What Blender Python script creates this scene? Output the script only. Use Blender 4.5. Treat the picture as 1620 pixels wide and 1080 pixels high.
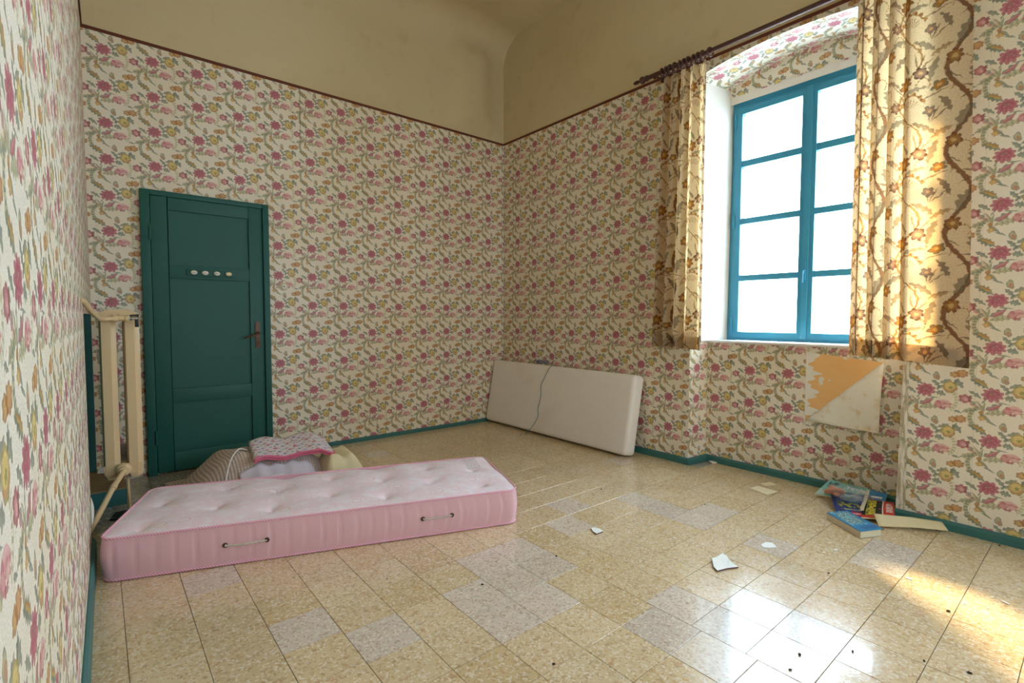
import bpy, bmesh, math, random
from math import sin, cos, pi, radians, sqrt, atan2, exp
from mathutils import Vector, Matrix, Euler

for o in list(bpy.data.objects):
    bpy.data.objects.remove(o, do_unlink=True)
SC = bpy.context.scene
COL = SC.collection
RND = random.Random(7)

# ------------------------------------------------------------------ camera
CAM_Z = 1.1265
YAW, PITCH, ROLL, FPX = 0.692445, -0.0480492, 0.00244, 790.486
cam_d = bpy.data.cameras.new('camera')
cam = bpy.data.objects.new('camera', cam_d); COL.objects.link(cam)
fw = Vector((sin(YAW)*cos(PITCH), cos(YAW)*cos(PITCH), sin(PITCH)))
rt = Vector((cos(YAW), -sin(YAW), 0)); up = rt.cross(fw)
r2 = rt*cos(ROLL)+up*sin(ROLL); u2 = -rt*sin(ROLL)+up*cos(ROLL)
cam.matrix_world = Matrix(((r2.x,u2.x,-fw.x,0),(r2.y,u2.y,-fw.y,0),(r2.z,u2.z,-fw.z,CAM_Z),(0,0,0,1)))
cam_d.sensor_width = 36.0; cam_d.lens = 36.0*FPX/1620.0; cam_d.clip_start = 0.01
SC.camera = cam

# ------------------------------------------------------------------ world, sun, exposure
SKY_STRENGTH, SUN_ENERGY, EXPOSURE = 12.5, 15.0, 0.60
w = bpy.data.worlds.new('sky'); SC.world = w; w.use_nodes = True
bg = w.node_tree.nodes['Background']
bg.inputs[0].default_value = (0.71, 0.845, 1.0, 1); bg.inputs[1].default_value = SKY_STRENGTH
sl = bpy.data.lights.new('sun', 'SUN'); sl.energy = SUN_ENERGY; sl.color = (1.0, 0.74, 0.42); sl.angle = radians(5.0)
so = bpy.data.objects.new('sun', sl); COL.objects.link(so)
so.rotation_euler = Vector((-0.97, -1.03, -0.97)).to_track_quat('-Z', 'Y').to_euler()
so.location = (8, 6, 7)
def portal(loc, sx, sy, d=(-1,0,0)):
    l = bpy.data.lights.new('window_portal', 'AREA'); l.shape = 'RECTANGLE'; l.size = sx; l.size_y = sy
    l.cycles.is_portal = True
    o = bpy.data.objects.new('window_portal', l); COL.objects.link(o); o.location = loc
    o.rotation_euler = Vector(d).to_track_quat('-Z', 'Y').to_euler()
portal((4.06, 1.40, 1.86), 1.4, 2.1)
portal((4.06, -0.72, 1.86), 1.4, 2.1)
portal((1.95, -2.54, 1.8), 0.8, 1.9, (0,1,0))
vs = SC.view_settings
vs.view_transform = 'Standard'; vs.look = 'None'; vs.gamma = 1.0; vs.use_curve_mapping = False
vs.exposure = EXPOSURE
SC.cycles.use_adaptive_sampling = True; SC.cycles.adaptive_threshold = 0.03
SC.cycles.max_bounces = 9; SC.cycles.diffuse_bounces = 6; SC.cycles.transparent_max_bounces = 12
SC.cycles.sample_clamp_indirect = 8.0
SC.cycles.use_denoising = True

# ------------------------------------------------------------------ helpers: objects
def tag(o, label=None, cat=None, group=None, kind=None):
    if label: o['label'] = label
    if cat: o['category'] = cat
    if group: o['group'] = group
    if kind: o['kind'] = kind
    return o
def empty(name, loc=(0,0,0), rot=(0,0,0)):
    o = bpy.data.objects.new(name, None); COL.objects.link(o)
    o.location = loc; o.rotation_euler = rot; o.empty_display_size = 0.05
    return o
class MB:
    """collects faces with uv and material index and links them as one mesh object"""
    def __init__(s): s.v=[]; s.f=[]; s.uv=[]; s.m=[]
    def face(s, pts, uvs=None, mi=0):
        b=len(s.v); s.v += [tuple(p) for p in pts]
        s.f.append(tuple(range(b,b+len(pts)))); s.uv.append(uvs or [(0,0)]*len(pts)); s.m.append(mi)
    def grid(s, fn, nu, nv, uvfn=None, mi=0, flip=False, closed=False):
        b=len(s.v); cols = nu if closed else nu+1
        for j in range(nv+1):
            for i in range(cols): s.v.append(tuple(fn(i/nu, j/nv)))
        for j in range(nv):
            for i in range(nu):
                i2=(i+1)%cols if closed else i+1
                q=[b+j*cols+i, b+j*cols+i2, b+(j+1)*cols+i2, b+(j+1)*cols+i]
                t=[(i/nu,j/nv),((i+1)/nu,j/nv),((i+1)/nu,(j+1)/nv),(i/nu,(j+1)/nv)]
                if flip: q.reverse(); t.reverse()
                s.f.append(tuple(q)); s.uv.append([uvfn(*k) for k in t] if uvfn else t); s.m.append(mi)
    def box(s, lo, hi, mi=0, M=None, uvs=None):
        x0,y0,z0=lo; x1,y1,z1=hi
        c=[(x0,y0,z0),(x1,y0,z0),(x1,y1,z0),(x0,y1,z0),(x0,y0,z1),(x1,y0,z1),(x1,y1,z1),(x0,y1,z1)]
        if M is not None: c=[tuple(M@Vector(p)) for p in c]
        for q in ((3,2,1,0),(4,5,6,7),(0,1,5,4),(1,2,6,5),(2,3,7,6),(3,0,4,7)):
            s.face([c[k] for k in q], mi=mi)
    def tube(s, pts, r, n=10, mi=0, caps=True):
        pts=[Vector(p) for p in pts]; rr = r if callable(r) else (lambda t:r)
        rings=[]; prev=None; N=len(pts)
        for k,p in enumerate(pts):
            d=(pts[min(k+1,N-1)]-pts[max(k-1,0)]).normalized()
            if prev is None:
                a=Vector((0,0,1)) if abs(d.z)<0.9 else Vector((1,0,0)); x=d.cross(a).normalized()
            else: x=(prev-d*prev.dot(d)).normalized()
            prev=x; y=d.cross(x); rad=rr(k/max(1,N-1)); b=len(s.v)
            for i in range(n):
                a=2*pi*i/n; s.v.append(tuple(p+(x*cos(a)+y*sin(a))*rad))
            rings.append(b)
        for k in range(N-1):
            for i in range(n):
                j=(i+1)%n; s.f.append((rings[k]+i,rings[k]+j,rings[k+1]+j,rings[k+1]+i)); s.uv.append([(0,0)]*4); s.m.append(mi)
        if caps:
            s.f.append(tuple(rings[0]+i for i in reversed(range(n)))); s.uv.append([(0,0)]*n); s.m.append(mi)
            s.f.append(tuple(rings[-1]+i for i in range(n))); s.uv.append([(0,0)]*n); s.m.append(mi)
    def lathe(s, prof, M=None, n=20, mi=0):
        """profile of (radius, height) turned about local z"""
        b=len(s.v)
        for (r,h) in prof:
            for i in range(n):
                a=2*pi*i/n; p=Vector((r*cos(a),r*sin(a),h)); s.v.append(tuple(M@p if M is not None else p))
        for k in range(len(prof)-1):
            for i in range(n):
                j=(i+1)%n; s.f.append((b+k*n+i,b+k*n+j,b+(k+1)*n+j,b+(k+1)*n+i)); s.uv.append([(0,0)]*4); s.m.append(mi)
        for k,rev in ((0,True),(len(prof)-1,False)):
            if prof[k][0]>1e-5:
                q=[b+k*n+i for i in range(n)]
                if rev: q.reverse()
                s.f.append(tuple(q)); s.uv.append([(0,0)]*n); s.m.append(mi)
    def prism(s, poly, axis, lo, hi, mi=0, M=None):
        """extrude a 2D polygon (the two axes left over, in x,y,z order) along axis"""
        def P(a,h):
            q=list(a); q.insert(axis,h); q=Vector(q); return M@q if M is not None else q
        n=len(poly)
        s.face([P(p,hi) for p in poly], mi=mi); s.face([P(p,lo) for p in reversed(poly)], mi=mi)
        for i in range(n):
            j=(i+1)%n; s.face([P(poly[i],lo),P(poly[j],lo),P(poly[j],hi),P(poly[i],hi)], mi=mi)
    def build(s, name, mats, parent=None, smooth=False, bevel=0, seg=2, weld=True, solid=0, loc=None, rot=None, angle=40, subsurf=0):
        me=bpy.data.meshes.new(name); me.from_pydata(s.v,[],s.f)
        uvl=me.uv_layers.new(name='UVMap'); k=0
        for p in s.uv:
            for t in p: uvl.data[k].uv=t; k+=1
        me.polygons.foreach_set('material_index', s.m)
        for m in (mats if isinstance(mats,(list,tuple)) else [mats]): me.materials.append(m)
        if weld or bevel:
            bm=bmesh.new(); bm.from_mesh(me)
            bmesh.ops.remove_doubles(bm, verts=bm.verts, dist=1e-5)
            if bevel:
                bmesh.ops.recalc_face_normals(bm, faces=bm.faces)
                ed=[e for e in bm.edges if len(e.link_faces)==2 and e.calc_face_angle(0)>radians(25)]
                bmesh.ops.bevel(bm, geom=ed, offset=bevel, segments=seg, profile=0.6, affect='EDGES', clamp_overlap=True)
            bm.to_mesh(me); bm.free()
        if smooth or bevel:
            me.polygons.foreach_set('use_smooth',[True]*len(me.polygons))
            if angle<180: me.set_sharp_from_angle(angle=radians(angle))
        o=bpy.data.objects.new(name, me); COL.objects.link(o)
        if parent is not None: o.parent=parent
        if loc: o.location=loc
        if rot: o.rotation_euler=rot
        if solid:
            md=o.modifiers.new('solid','SOLIDIFY'); md.thickness=solid; md.offset=0
        if subsurf:
            md=o.modifiers.new('sub','SUBSURF'); md.levels=subsurf; md.render_levels=subsurf
        return o

# ------------------------------------------------------------------ helpers: materials
def rgb(h):
    h=h.lstrip('#'); c=[int(h[i:i+2],16)/255 for i in (0,2,4)]
    return tuple(x/12.92 if x<=0.04045 else ((x+0.055)/1.055)**2.4 for x in c)+(1,)
class NT:
    def __init__(s, name):
        s.mat=bpy.data.materials.new(name); s.mat.use_nodes=True; s.t=s.mat.node_tree
        s.t.nodes.clear(); s.out=s.n('ShaderNodeOutputMaterial')
    def n(s, typ, **kw):
        nd=s.t.nodes.new(typ)
        for k,v in kw.items(): setattr(nd,k,v)
        return nd
    def put(s, sock, v):
        if isinstance(v, bpy.types.NodeSocket): s.t.links.new(v, sock)
        elif v is not None: sock.default_value=v
    def math(s, op, a, b=None, c=None, clamp=False):
        nd=s.n('ShaderNodeMath', operation=op, use_clamp=clamp)
        s.put(nd.inputs[0],a); s.put(nd.inputs[1],b); s.put(nd.inputs[2],c); return nd.outputs[0]
    def vmath(s, op, a, b=None, c=None, out=0):
        nd=s.n('ShaderNodeVectorMath', operation=op)
        s.put(nd.inputs[0],a); s.put(nd.inputs[1],b); s.put(nd.inputs[2],c); return nd.outputs[out]
    def mix(s, fac, a, b, blend='MIX'):
        nd=s.n('ShaderNodeMix', data_type='RGBA', blend_type=blend)
        s.put(nd.inputs[0],fac); s.put(nd.inputs[6],a); s.put(nd.inputs[7],b); return nd.outputs[2]
    def step(s, v, lo, hi, a=0.0, b=1.0):
        nd=s.n('ShaderNodeMapRange', interpolation_type='SMOOTHSTEP')
        s.put(nd.inputs[0],v); s.put(nd.inputs[1],lo); s.put(nd.inputs[2],hi); s.put(nd.inputs[3],a); s.put(nd.inputs[4],b); return nd.outputs[0]
    def noise(s, vec, scale, detail=2, rough=0.5, color=False):
        nd=s.n('ShaderNodeTexNoise'); s.put(nd.inputs['Vector'],vec); nd.inputs['Scale'].default_value=scale
        nd.inputs['Detail'].default_value=detail; nd.inputs['Roughness'].default_value=rough
        return nd.outputs[1 if color else 0]
    def voro(s, vec, scale, feature='F1', out='Distance'):
        nd=s.n('ShaderNodeTexVoronoi', feature=feature); s.put(nd.inputs['Vector'],vec); nd.inputs['Scale'].default_value=scale
        return nd.outputs[out]
    def sep(s, v):
        nd=s.n('ShaderNodeSeparateXYZ'); s.put(nd.inputs[0],v); return nd.outputs
    def comb(s, x=0, y=0, z=0):
        nd=s.n('ShaderNodeCombineXYZ')
        for k,q in enumerate((x,y,z)): s.put(nd.inputs[k],q)
        return nd.outputs[0]
    def pos(s): return s.n('ShaderNodeNewGeometry').outputs['Position']
    def obj(s): return s.n('ShaderNodeTexCoord').outputs['Object']
    def uv(s): return s.n('ShaderNodeTexCoord').outputs['UV']
    def bump(s, h, strength=0.2, dist=0.01):
        nd=s.n('ShaderNodeBump'); nd.inputs['Strength'].default_value=strength; nd.inputs['Distance'].default_value=dist
        s.put(nd.inputs['Height'],h); return nd.outputs[0]
    def bsdf(s, color, rough=0.6, spec=0.3, metal=0.0, normal=None, sheen=0.0, coat=0.0):
        nd=s.n('ShaderNodeBsdfPrincipled')
        s.put(nd.inputs['Base Color'],color); s.put(nd.inputs['Roughness'],rough)
        s.put(nd.inputs['Specular IOR Level'],spec); s.put(nd.inputs['Metallic'],metal)
        if normal is not None: s.put(nd.inputs['Normal'],normal)
        nd.inputs['Sheen Weight'].default_value=sheen; nd.inputs['Coat Weight'].default_value=coat
        return nd.outputs[0]
    def done(s, sh): s.t.links.new(sh, s.out.inputs[0]); return s.mat
    # --- printed motif shapes, local coordinates after wrap, rotation and scale
    def local(s, uv, period, c, rot, sx, sy):
        d=s.vmath('SUBTRACT', uv, (c[0],c[1],0))
        nd=s.n('ShaderNodeVectorMath', operation='WRAP'); s.put(nd.inputs[0],d)
        nd.inputs[1].default_value=(period[0]/2,period[1]/2,1); nd.inputs[2].default_value=(-period[0]/2,-period[1]/2,-1)
        mp=s.n('ShaderNodeMapping', vector_type='TEXTURE'); s.put(mp.inputs[0],nd.outputs[0])
        k=getattr(s,'swell',1.0)
        mp.inputs[2].default_value=(0,0,radians(rot)); mp.inputs[3].default_value=(sx*k,sy*k,1)
        return mp.outputs[0]
    def blob(s, uv, per, c, sx, sy, rot=0, n=0, amp=0.15, soft=0.15):
        p=s.local(uv,per,c,rot,sx,sy); r=s.vmath('LENGTH',p,out=1)
        edge=1.0
        if n:
            x=s.sep(p); th=s.math('ARCTAN2',x[1],x[0])
            edge=s.math('MULTIPLY_ADD', s.math('ABSOLUTE',s.math('SINE',s.math('MULTIPLY',th,n*0.5))), amp*1.3, 1.0-amp*1.3)
        return s.step(s.math('SUBTRACT',edge,r),0.0,soft), r
    def leaf(s, uv, per, c, ln, wd, rot=0, bend=0.0, soft=0.25, teeth=0, full=False):
        p=s.local(uv,per,c,rot,ln,wd); x=s.sep(p)
        x2=s.math('MULTIPLY',x[0],x[0]); y=s.math('MULTIPLY_ADD',x2,bend,x[1]) if bend else x[1]
        w=s.math('SUBTRACT',1.0,x2)
        if teeth: w=s.math('MULTIPLY',w,s.math('MULTIPLY_ADD',s.math('SINE',s.math('MULTIPLY',x[0],float(teeth))),0.22,0.85))
        m=s.step(s.math('SUBTRACT',w,s.math('ABSOLUTE',y)),0.0,soft)
        return (m,y,x[0]) if full else (m,y)
    def arc(s, uv, per, c, sx, sy, rot, r0, span, soft=0.08, teeth=0):
        p=s.local(uv,per,c,rot,sx,sy); r=s.vmath('LENGTH',p,out=1); x=s.sep(p)
        th=s.math('ARCTAN2',x[1],x[0])
        ro=1.0
        if teeth: ro=s.math('MULTIPLY_ADD',s.math('SINE',s.math('MULTIPLY',th,float(teeth))),0.07,0.95)
        a=s.step(s.math('SUBTRACT',ro,r),0.0,soft); b=s.step(r,r0,r0+soft)
        g=s.step(s.math('ABSOLUTE',th),radians(span),radians(span)*0.8)
        return s.math('MULTIPLY',s.math('MULTIPLY',a,b),g), s.math('SINE',s.math('MULTIPLY',th,22.0))

def plain(name, col, rough=0.5, spec=0.4, metal=0.0, var=0.08, scale=20, bump=0.0, bscale=60):
    t=NT(name); p=t.obj(); n=t.noise(p,scale,3)
    c=rgb(col) if isinstance(col,str) else col
    dark=tuple(x*(1-var) for x in c[:3])+(1,); lite=tuple(min(1,x*(1+var)) for x in c[:3])+(1,)
    cc=t.mix(n,dark,lite)
    nm=t.bump(t.noise(p,bscale,3),bump,0.004) if bump else None
    return t.done(t.bsdf(cc,rough,spec,metal,nm))

# ------------------------------------------------------------------ wallpaper: floral repeat 26.5 x 23.8 cm, uv in cm
def make_wallpaper():
    t=NT('floral_wallpaper'); t.swell=1.09; PER=(26.5,23.8)
    uv0=t.uv()
    wob=t.vmath('MULTIPLY',t.vmath('SUBTRACT',t.noise(uv0,0.7,2,color=True),(0.5,0.5,0.5)),(0.9,0.9,0))
    uv=t.vmath('ADD',uv0,wob)
    cream=rgb('#ebe3d2'); pos=t.pos()
    stain=t.noise(pos,1.1,3)
    col=t.mix(t.step(stain,0.4,0.75),cream,rgb('#e6dac0'))
    fine=t.noise(uv0,7.0,2)
    def lay(mask,c,f=0.9):
        nonlocal col
        col=t.mix(t.math('MULTIPLY',mask,f*0.88),col,c)
    G1,G2,OL,PK,RD,YL,OR,PI=[rgb(x) for x in ('#8a927c','#707a6c','#b3ad7c','#b96672','#a24f58','#cfa850','#bd8243','#d0878a')]
    def shade(r,c1,c2,lo=0.2,hi=0.95): return t.mix(t.step(r,lo,hi),c1,c2)
    sc=lambda x,y:(x/25.5,-y/20.2)   # from measured crop pixels to cm, relative to the rose
    def lf(x,y_,ln,wd,ro,c1,c2,bend=0.3,f=0.92,teeth=10,hatch=0):
        m,q,lx=t.leaf(uv,PER,sc(x,y_),ln,wd,ro,bend,0.22,teeth,True)
        c=t.mix(t.step(q,-0.35,0.35),c1,c2)
        if hatch:
            h=t.math('SINE',t.math('MULTIPLY_ADD',t.math('ABSOLUTE',q),-5.0,t.math('MULTIPLY',lx,float(hatch))))
            c=t.mix(t.math('MULTIPLY',t.step(h,0.0,0.7),0.7),c,G2)
        lay(m,c,f)
    # pale scrolls
    m,s_=t.arc(uv,PER,sc(235,110),5.6,6.6,-10,0.86,75,0.08,14); lay(m,rgb('#dcc9a0'),0.8)
    m,s_=t.arc(uv,PER,sc(222,90),4.4,5.9,0,0.66,72,0.08); lay(m,t.mix(t.step(s_,-0.2,0.3),rgb('#ddd6b8'),OL),0.9)
    m,s_=t.arc(uv,PER,sc(222,90),4.6,6.1,0,0.93,72,0.04); lay(m,G1,0.75)
    # crescent scroll left of the rose
    m,s_=t.arc(uv,PER,sc(-80,250),6.5,6.9,180,0.80,92,0.08,12); lay(m,rgb('#d6bf8a'),0.8)
    m,s_=t.arc(uv,PER,sc(-80,250),5.7,6.3,180,0.62,98,0.10); lay(m,t.mix(t.step(s_,-0.4,0.2),G2,OL),0.9)
    lf(-122,-118,4.3,1.9,-32,G2,G1,0.4,0.95,16)
    lf(-110,-122,3.2,0.9,-32,YL,OR,0.4,0.9,8)
    # plumes under the rose
    lf(39,174,4.3,1.9,8,OL,rgb('#c6bd92'),0.45,0.92,14,16)
    lf(-219,174,3.2,1.3,20,G1,OL,0.4,0.9,12,14)
    lf(-197,96,3.7,1.25,-40,PI,G1,0.3,0.92,10,12)
    lf(-120,120,3.0,0.8,-62,rgb('#d6b89a'),G1,0.3,0.85,0)
    lf(17,128,3.8,1.7,32,G1,G2,-0.3,0.9,9)
    lf(20,130,3.1,0.95,32,PK,PI,-0.3,0.95,0)
    lf(-90,165,4.4,0.75,80,G1,OL,0.3,0.9,0)
    lf(-60,235,3.3,0.75,-45,G2,G1,0.3,0.9,0)
    lf(0,290,2.4,0.5,-25,G1,G2,0.5,0.85,0)
    m,r=t.blob(uv,PER,sc(-92,245),1.6,1.5,0,5,0.2,0.2); lay(m,shade(r,YL,OR),0.9)
    m,r=t.blob(uv,PER,sc(-100,190),1.1,0.9,0); lay(m,OR,0.85)
    # leaves round the blooms
    for (x,y_,ln,wd,ro) in ((-165,5,3.0,1.1,-35),(163,22,2.2,1.7,-15),(112,-78,2.9,1.1,-50),(200,-108,2.7,0.9,28),(150,-40,2.0,0.9,40),
                            (349,-96,2.7,1.6,-50),(315,-112,2.2,0.9,70),(455,50,1.7,1.3,70),(345,205,1.7,0.7,-15),(-70,60,2.4,0.45,60)):
        lf(x,y_,ln,wd,ro,G1,G2,0.25,0.92,10,7)
    lf(90,75,3.0,0.32,-6,G1,G2,0.6,0.85,0)
    # bud
    m,r=t.blob(uv,PER,sc(112,-160),1.5,2.4,12,3,0.15); lay(m,shade(r,OL,G2,0.4,0.9),0.9)
    m,r=t.blob(uv,PER,sc(116,-150),0.8,1.2,12); lay(m,rgb('#c07f66'),0.8)
    # trumpet lily
    lf(200,118,3.6,1.35,-4,PI,rgb('#dcaaa6'),0.5,0.95,0)
    m,r=t.blob(uv,PER,sc(142,150),1.7,2.4,18,3,0.25,0.2); lay(m,shade(r,PI,PK),0.92)
    m,r=t.blob(uv,PER,sc(228,152),2.3,1.5,0,5,0.3,0.2); lay(m,shade(r,rgb('#dfada2'),PK),0.92)
    m,r=t.blob(uv,PER,sc(190,185),1.5,0.8,0,4,0.3,0.2); lay(m,RD,0.85)
    # yellow peony
    m,r=t.blob(uv,PER,sc(255,-50),3.0,3.3,10,7,0.10,0.10); lay(m,shade(r,rgb('#d8bb62'),rgb('#97803f'),0.35,1.0),0.95)
    m,s_=t.arc(uv,PER,sc(255,-50),2.5,2.8,-80,0.55,75,0.12); lay(m,rgb('#c4836c'),0.6)
    m,r=t.blob(uv,PER,sc(262,-45),1.1,1.0,0,5,0.35,0.2); lay(m,rgb('#8d8a50'),0.85)
    m,s_=t.arc(uv,PER,sc(255,-50),2.1,2.4,90,0.7,60,0.12); lay(m,rgb('#e4cf8c'),0.7)
    # orange pair of blooms
    m,r=t.blob(uv,PER,sc(300,-188),2.2,1.7,0,6,0.16,0.15); lay(m,shade(r,rgb('#c99c50'),rgb('#a0692f')),0.95)
    m,r=t.blob(uv,PER,sc(372,-200),2.6,2.1,0,7,0.16,0.15); lay(m,shade(r,rgb('#c68d48'),rgb('#9f6236')),0.95)
    m,s_=t.arc(uv,PER,sc(372,-195),1.8,1.3,90,0.62,70,0.15); lay(m,rgb('#d9b56a'),0.7)
    # small red flower
    m,r=t.blob(uv,PER,sc(412,60),2.6,2.4,0,6,0.16,0.12); lay(m,shade(r,PI,RD,0.1,0.75),0.95)
    m,r=t.blob(uv,PER,sc(425,70),0.7,0.9,30); lay(m,rgb('#dfb3ae'),0.8)
    # the rose
    m,r=t.blob(uv,PER,(0,0),4.2,3.6,0,9,0.22,0.08); lay(m,shade(r,rgb('#b4606f'),rgb('#b05a6a'),0.3,0.9),0.96)
    m,r=t.blob(uv,PER,(0.1,0.1),3.3,2.8,20,8,0.26,0.08); lay(m,shade(r,rgb('#a95565'),rgb('#c47a84'),0.55,1.0),0.9)
    m,r=t.blob(uv,PER,(0.3,-0.5),1.9,1.5,40,5,0.35,0.15); lay(m,shade(r,rgb('#b76673'),rgb('#d39a9e'),0.4,1.0),0.85)
    m,r=t.blob(uv,PER,(-0.3,0.8),0.8,0.7,0); lay(m,rgb('#98846a'),0.7)
    # hatching of the print and paper grain
    sx=t.math('ABSOLUTE',t.math('WRAP',t.math('ADD',t.sep(uv0)[0],6.5),26.5,-26.5)); col=t.mix(t.math('MULTIPLY',t.step(sx,0.16,0.05),0.35),col,rgb('#a08a68'))
    ink=t.step(t.noise(uv0,2.6,3,0.7),0.3,0.7,0.86,1.10)
    col=t.mix(1.0,col,t.comb(ink,ink,ink),'MULTIPLY')
    bu=t.bump(t.math('ADD',t.noise(pos,5,2),t.math('MULTIPLY',fine,0.05)),0.25,0.02)
    return t.done(t.bsdf(col,0.5,0.5,0,bu))
M_PAPER=make_wallpaper()

def make_plaster(name, c1, c2, c3, bscale=3.0):
    t=NT(name); p=t.pos(); n=t.noise(p,0.8,4); n2=t.noise(p,6,4)
    col=t.mix(t.step(n,0.35,0.7),rgb(c1),rgb(c2)); col=t.mix(t.math('MULTIPLY',t.step(n2,0.55,0.8),0.5),col,rgb(c3))
    return t.done(t.bsdf(col,0.8,0.15,0,t.bump(t.noise(p,bscale,4),0.15,0.03)))
M_PLASTER=make_plaster('aged_plaster','#cfc09c','#c9b690','#bfa880')
M_WHITEWALL=make_plaster('white_plaster','#eeeae2','#e6e2da','#d8d2c6',8)
def make_bare():
    t=NT('bare_orange_plaster'); p=t.pos()
    col=t.mix(t.noise(p,9,4,0.7),rgb('#ecb878'),rgb('#f0c890'))
    s=t.step(t.noise(p,14,3,0.6),0.63,0.65); col=t.mix(s,col,rgb('#e8e4dc'))
    return t.done(t.bsdf(col,0.85,0.1,0,t.bump(t.noise(p,40,4),0.3,0.004)))
M_BARE=make_bare()
def make_paperback():
    t=NT('wallpaper_reverse'); p=t.pos()
    col=t.mix(t.step(t.noise(p,12,4,0.65),0.5,0.72),rgb('#ebe9df'),rgb('#dcc69a'))
    return t.done(t.bsdf(col,0.8,0.1,0,t.bump(t.noise(p,30,4),0.3,0.006)))
M_PAPERBACK=make_paperback()
def make_worn():
    t=NT('worn_corner_paper'); p=t.pos()
    q=t.vmath('MULTIPLY',p,(1,1,0.12))
    col=t.mix(t.step(t.noise(q,60,4,0.7),0.42,0.6),rgb('#e6e0d2'),rgb('#b6a98c'))
    col=t.mix(t.math('MULTIPLY',t.step(t.noise(p,30,3),0.55,0.66),0.7),col,rgb('#9a9a78'))
    return t.done(t.bsdf(col,0.8,0.1))
M_WORN=make_worn()
M_TEAL=plain('teal_wall_paint','#3a6f6c',0.42,0.4,0,0.12,6,0.08,30)
M_DOOR=plain('green_door_paint','#1a5850',0.5,0.4,0,0.08,4,0.1,25)
M_FRAME=plain('blue_window_paint','#3f97b8',0.4,0.4,0,0.08,8,0.05,30)
M_BORDER=plain('brown_border','#6a3b2c',0.6,0.2,0,0.15,10)
M_SILL=plain('white_sill','#e8e8ea',0.4,0.4,0,0.05,10,0.05)
M_WOOD=plain('dark_rod_wood','#4c2f2a',0.35,0.5,0,0.2,40)
M_IRON=plain('cream_radiator_enamel','#d9bd92',0.3,0.5,0,0.06,5,0.06,40)
M_CHROME=plain('chrome','#c9ced0',0.18,0.5,1.0,0.02)
M_BLACK=plain('black_plastic','#1b1d20',0.4,0.4)
M_BRONZE=plain('aged_bronze','#5a4338',0.4,0.5,0.7,0.2,30)
M_PORCELAIN=plain('porcelain','#eeece4',0.15,0.6,0,0.03)
M_CREAMKNOB=plain('cream_porcelain','#e3d6b4',0.2,0.5,0,0.03)
M_REDINK=plain('dark_red_print','#7d2f35',0.4,0.3)
M_WHITEPAPER=plain('white_paper','#efefec',0.7,0.2,0,0.04)
M_OFFPAPER=plain('cream_paper','#e6dcbc',0.7,0.2,0,0.06)
M_SHARD=plain('white_plaster_shard','#f2f6f2',0.7,0.2,0,0.03)
M_SHARDEDGE=plain('dark_shard_edge','#6a4650',0.8,0.1)
M_DIRT=plain('dark_dirt','#3a2c24',0.9,0.1)
M_CHIP=plain('pale_chip','#e9e4d8',0.8,0.1)
M_GROUT=plain('grey_grout','#9a9a92',0.85,0.1,0,0.2,15)
M_SEAM=plain('brown_seam_gap','#7a5f40',0.8,0.1)
M_WIRE=plain('blue_grey_wire','#5f7f86',0.5,0.3)
M_WHITECORD=plain('white_cord','#e8e6e2',0.5,0.3)

def make_tile():
    t=NT('terrazzo_tile'); p=t.pos(); oi=t.n('ShaderNodeObjectInfo')
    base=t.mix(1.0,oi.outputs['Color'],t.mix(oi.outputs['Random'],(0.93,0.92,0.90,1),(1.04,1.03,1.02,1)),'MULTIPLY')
    cell=t.voro(p,135,'F1','Color'); cx=t.sep(cell)
    big=t.voro(p,70,'F1','Color'); bx=t.sep(big)
    col=t.mix(t.math('MULTIPLY',t.step(cx[0],0.78,0.82),0.45),base,rgb('#b48558'))
    col=t.mix(t.math('MULTIPLY',t.step(cx[1],0.80,0.84),0.65),col,rgb('#ece4d2'))
    col=t.mix(t.math('MULTIPLY',t.step(bx[2],0.90,0.93),0.22),col,rgb('#8c6a48'))
    dirt=t.noise(p,3.5,4); col=t.mix(t.math('MULTIPLY',t.step(dirt,0.5,0.8),0.16),col,rgb('#a88e68'))
    rough=t.step(t.noise(p,5,3),0.3,0.7,0.16,0.26)
    return t.done(t.bsdf(col,rough,1.0,0,t.bump(t.noise(p,4,3),0.05,0.02),coat=0.5))
M_TILE=make_tile()

def make_glass():
    t=NT('window_glass')
    tr=t.n('ShaderNodeBsdfTransparent'); tr.inputs[0].default_value=(0.95,0.97,0.97,1)
    gl=t.n('ShaderNodeBsdfGlossy'); gl.inputs['Roughness'].default_value=0.02
    lw=t.n('ShaderNodeLayerWeight'); lw.inputs[0].default_value=0.5; fac=t.math('MULTIPLY_ADD',t.math('POWER',lw.outputs[1],5.0),0.6,0.03)
    mx=t.n('ShaderNodeMixShader'); t.put(mx.inputs[0],fac); t.put(mx.inputs[1],tr.outputs[0]); t.put(mx.inputs[2],gl.outputs[0])
    return t.done(mx.outputs[0])
M_GLASS=make_glass()
def make_film():
    t=NT('clear_plastic_film')
    tr=t.n('ShaderNodeBsdfTransparent'); tr.inputs[0].default_value=(0.93,0.94,0.95,1)
    pb=t.bsdf(rgb('#d8d8d8'),0.2,0.6)
    n=t.step(t.noise(t.obj(),30,3),0.42,0.72,0.10,0.42)
    mx=t.n('ShaderNodeMixShader'); t.put(mx.inputs[0],n); t.put(mx.inputs[1],tr.outputs[0]); t.put(mx.inputs[2],pb)
    return t.done(mx.outputs[0])
M_FILM=make_film()

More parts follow.
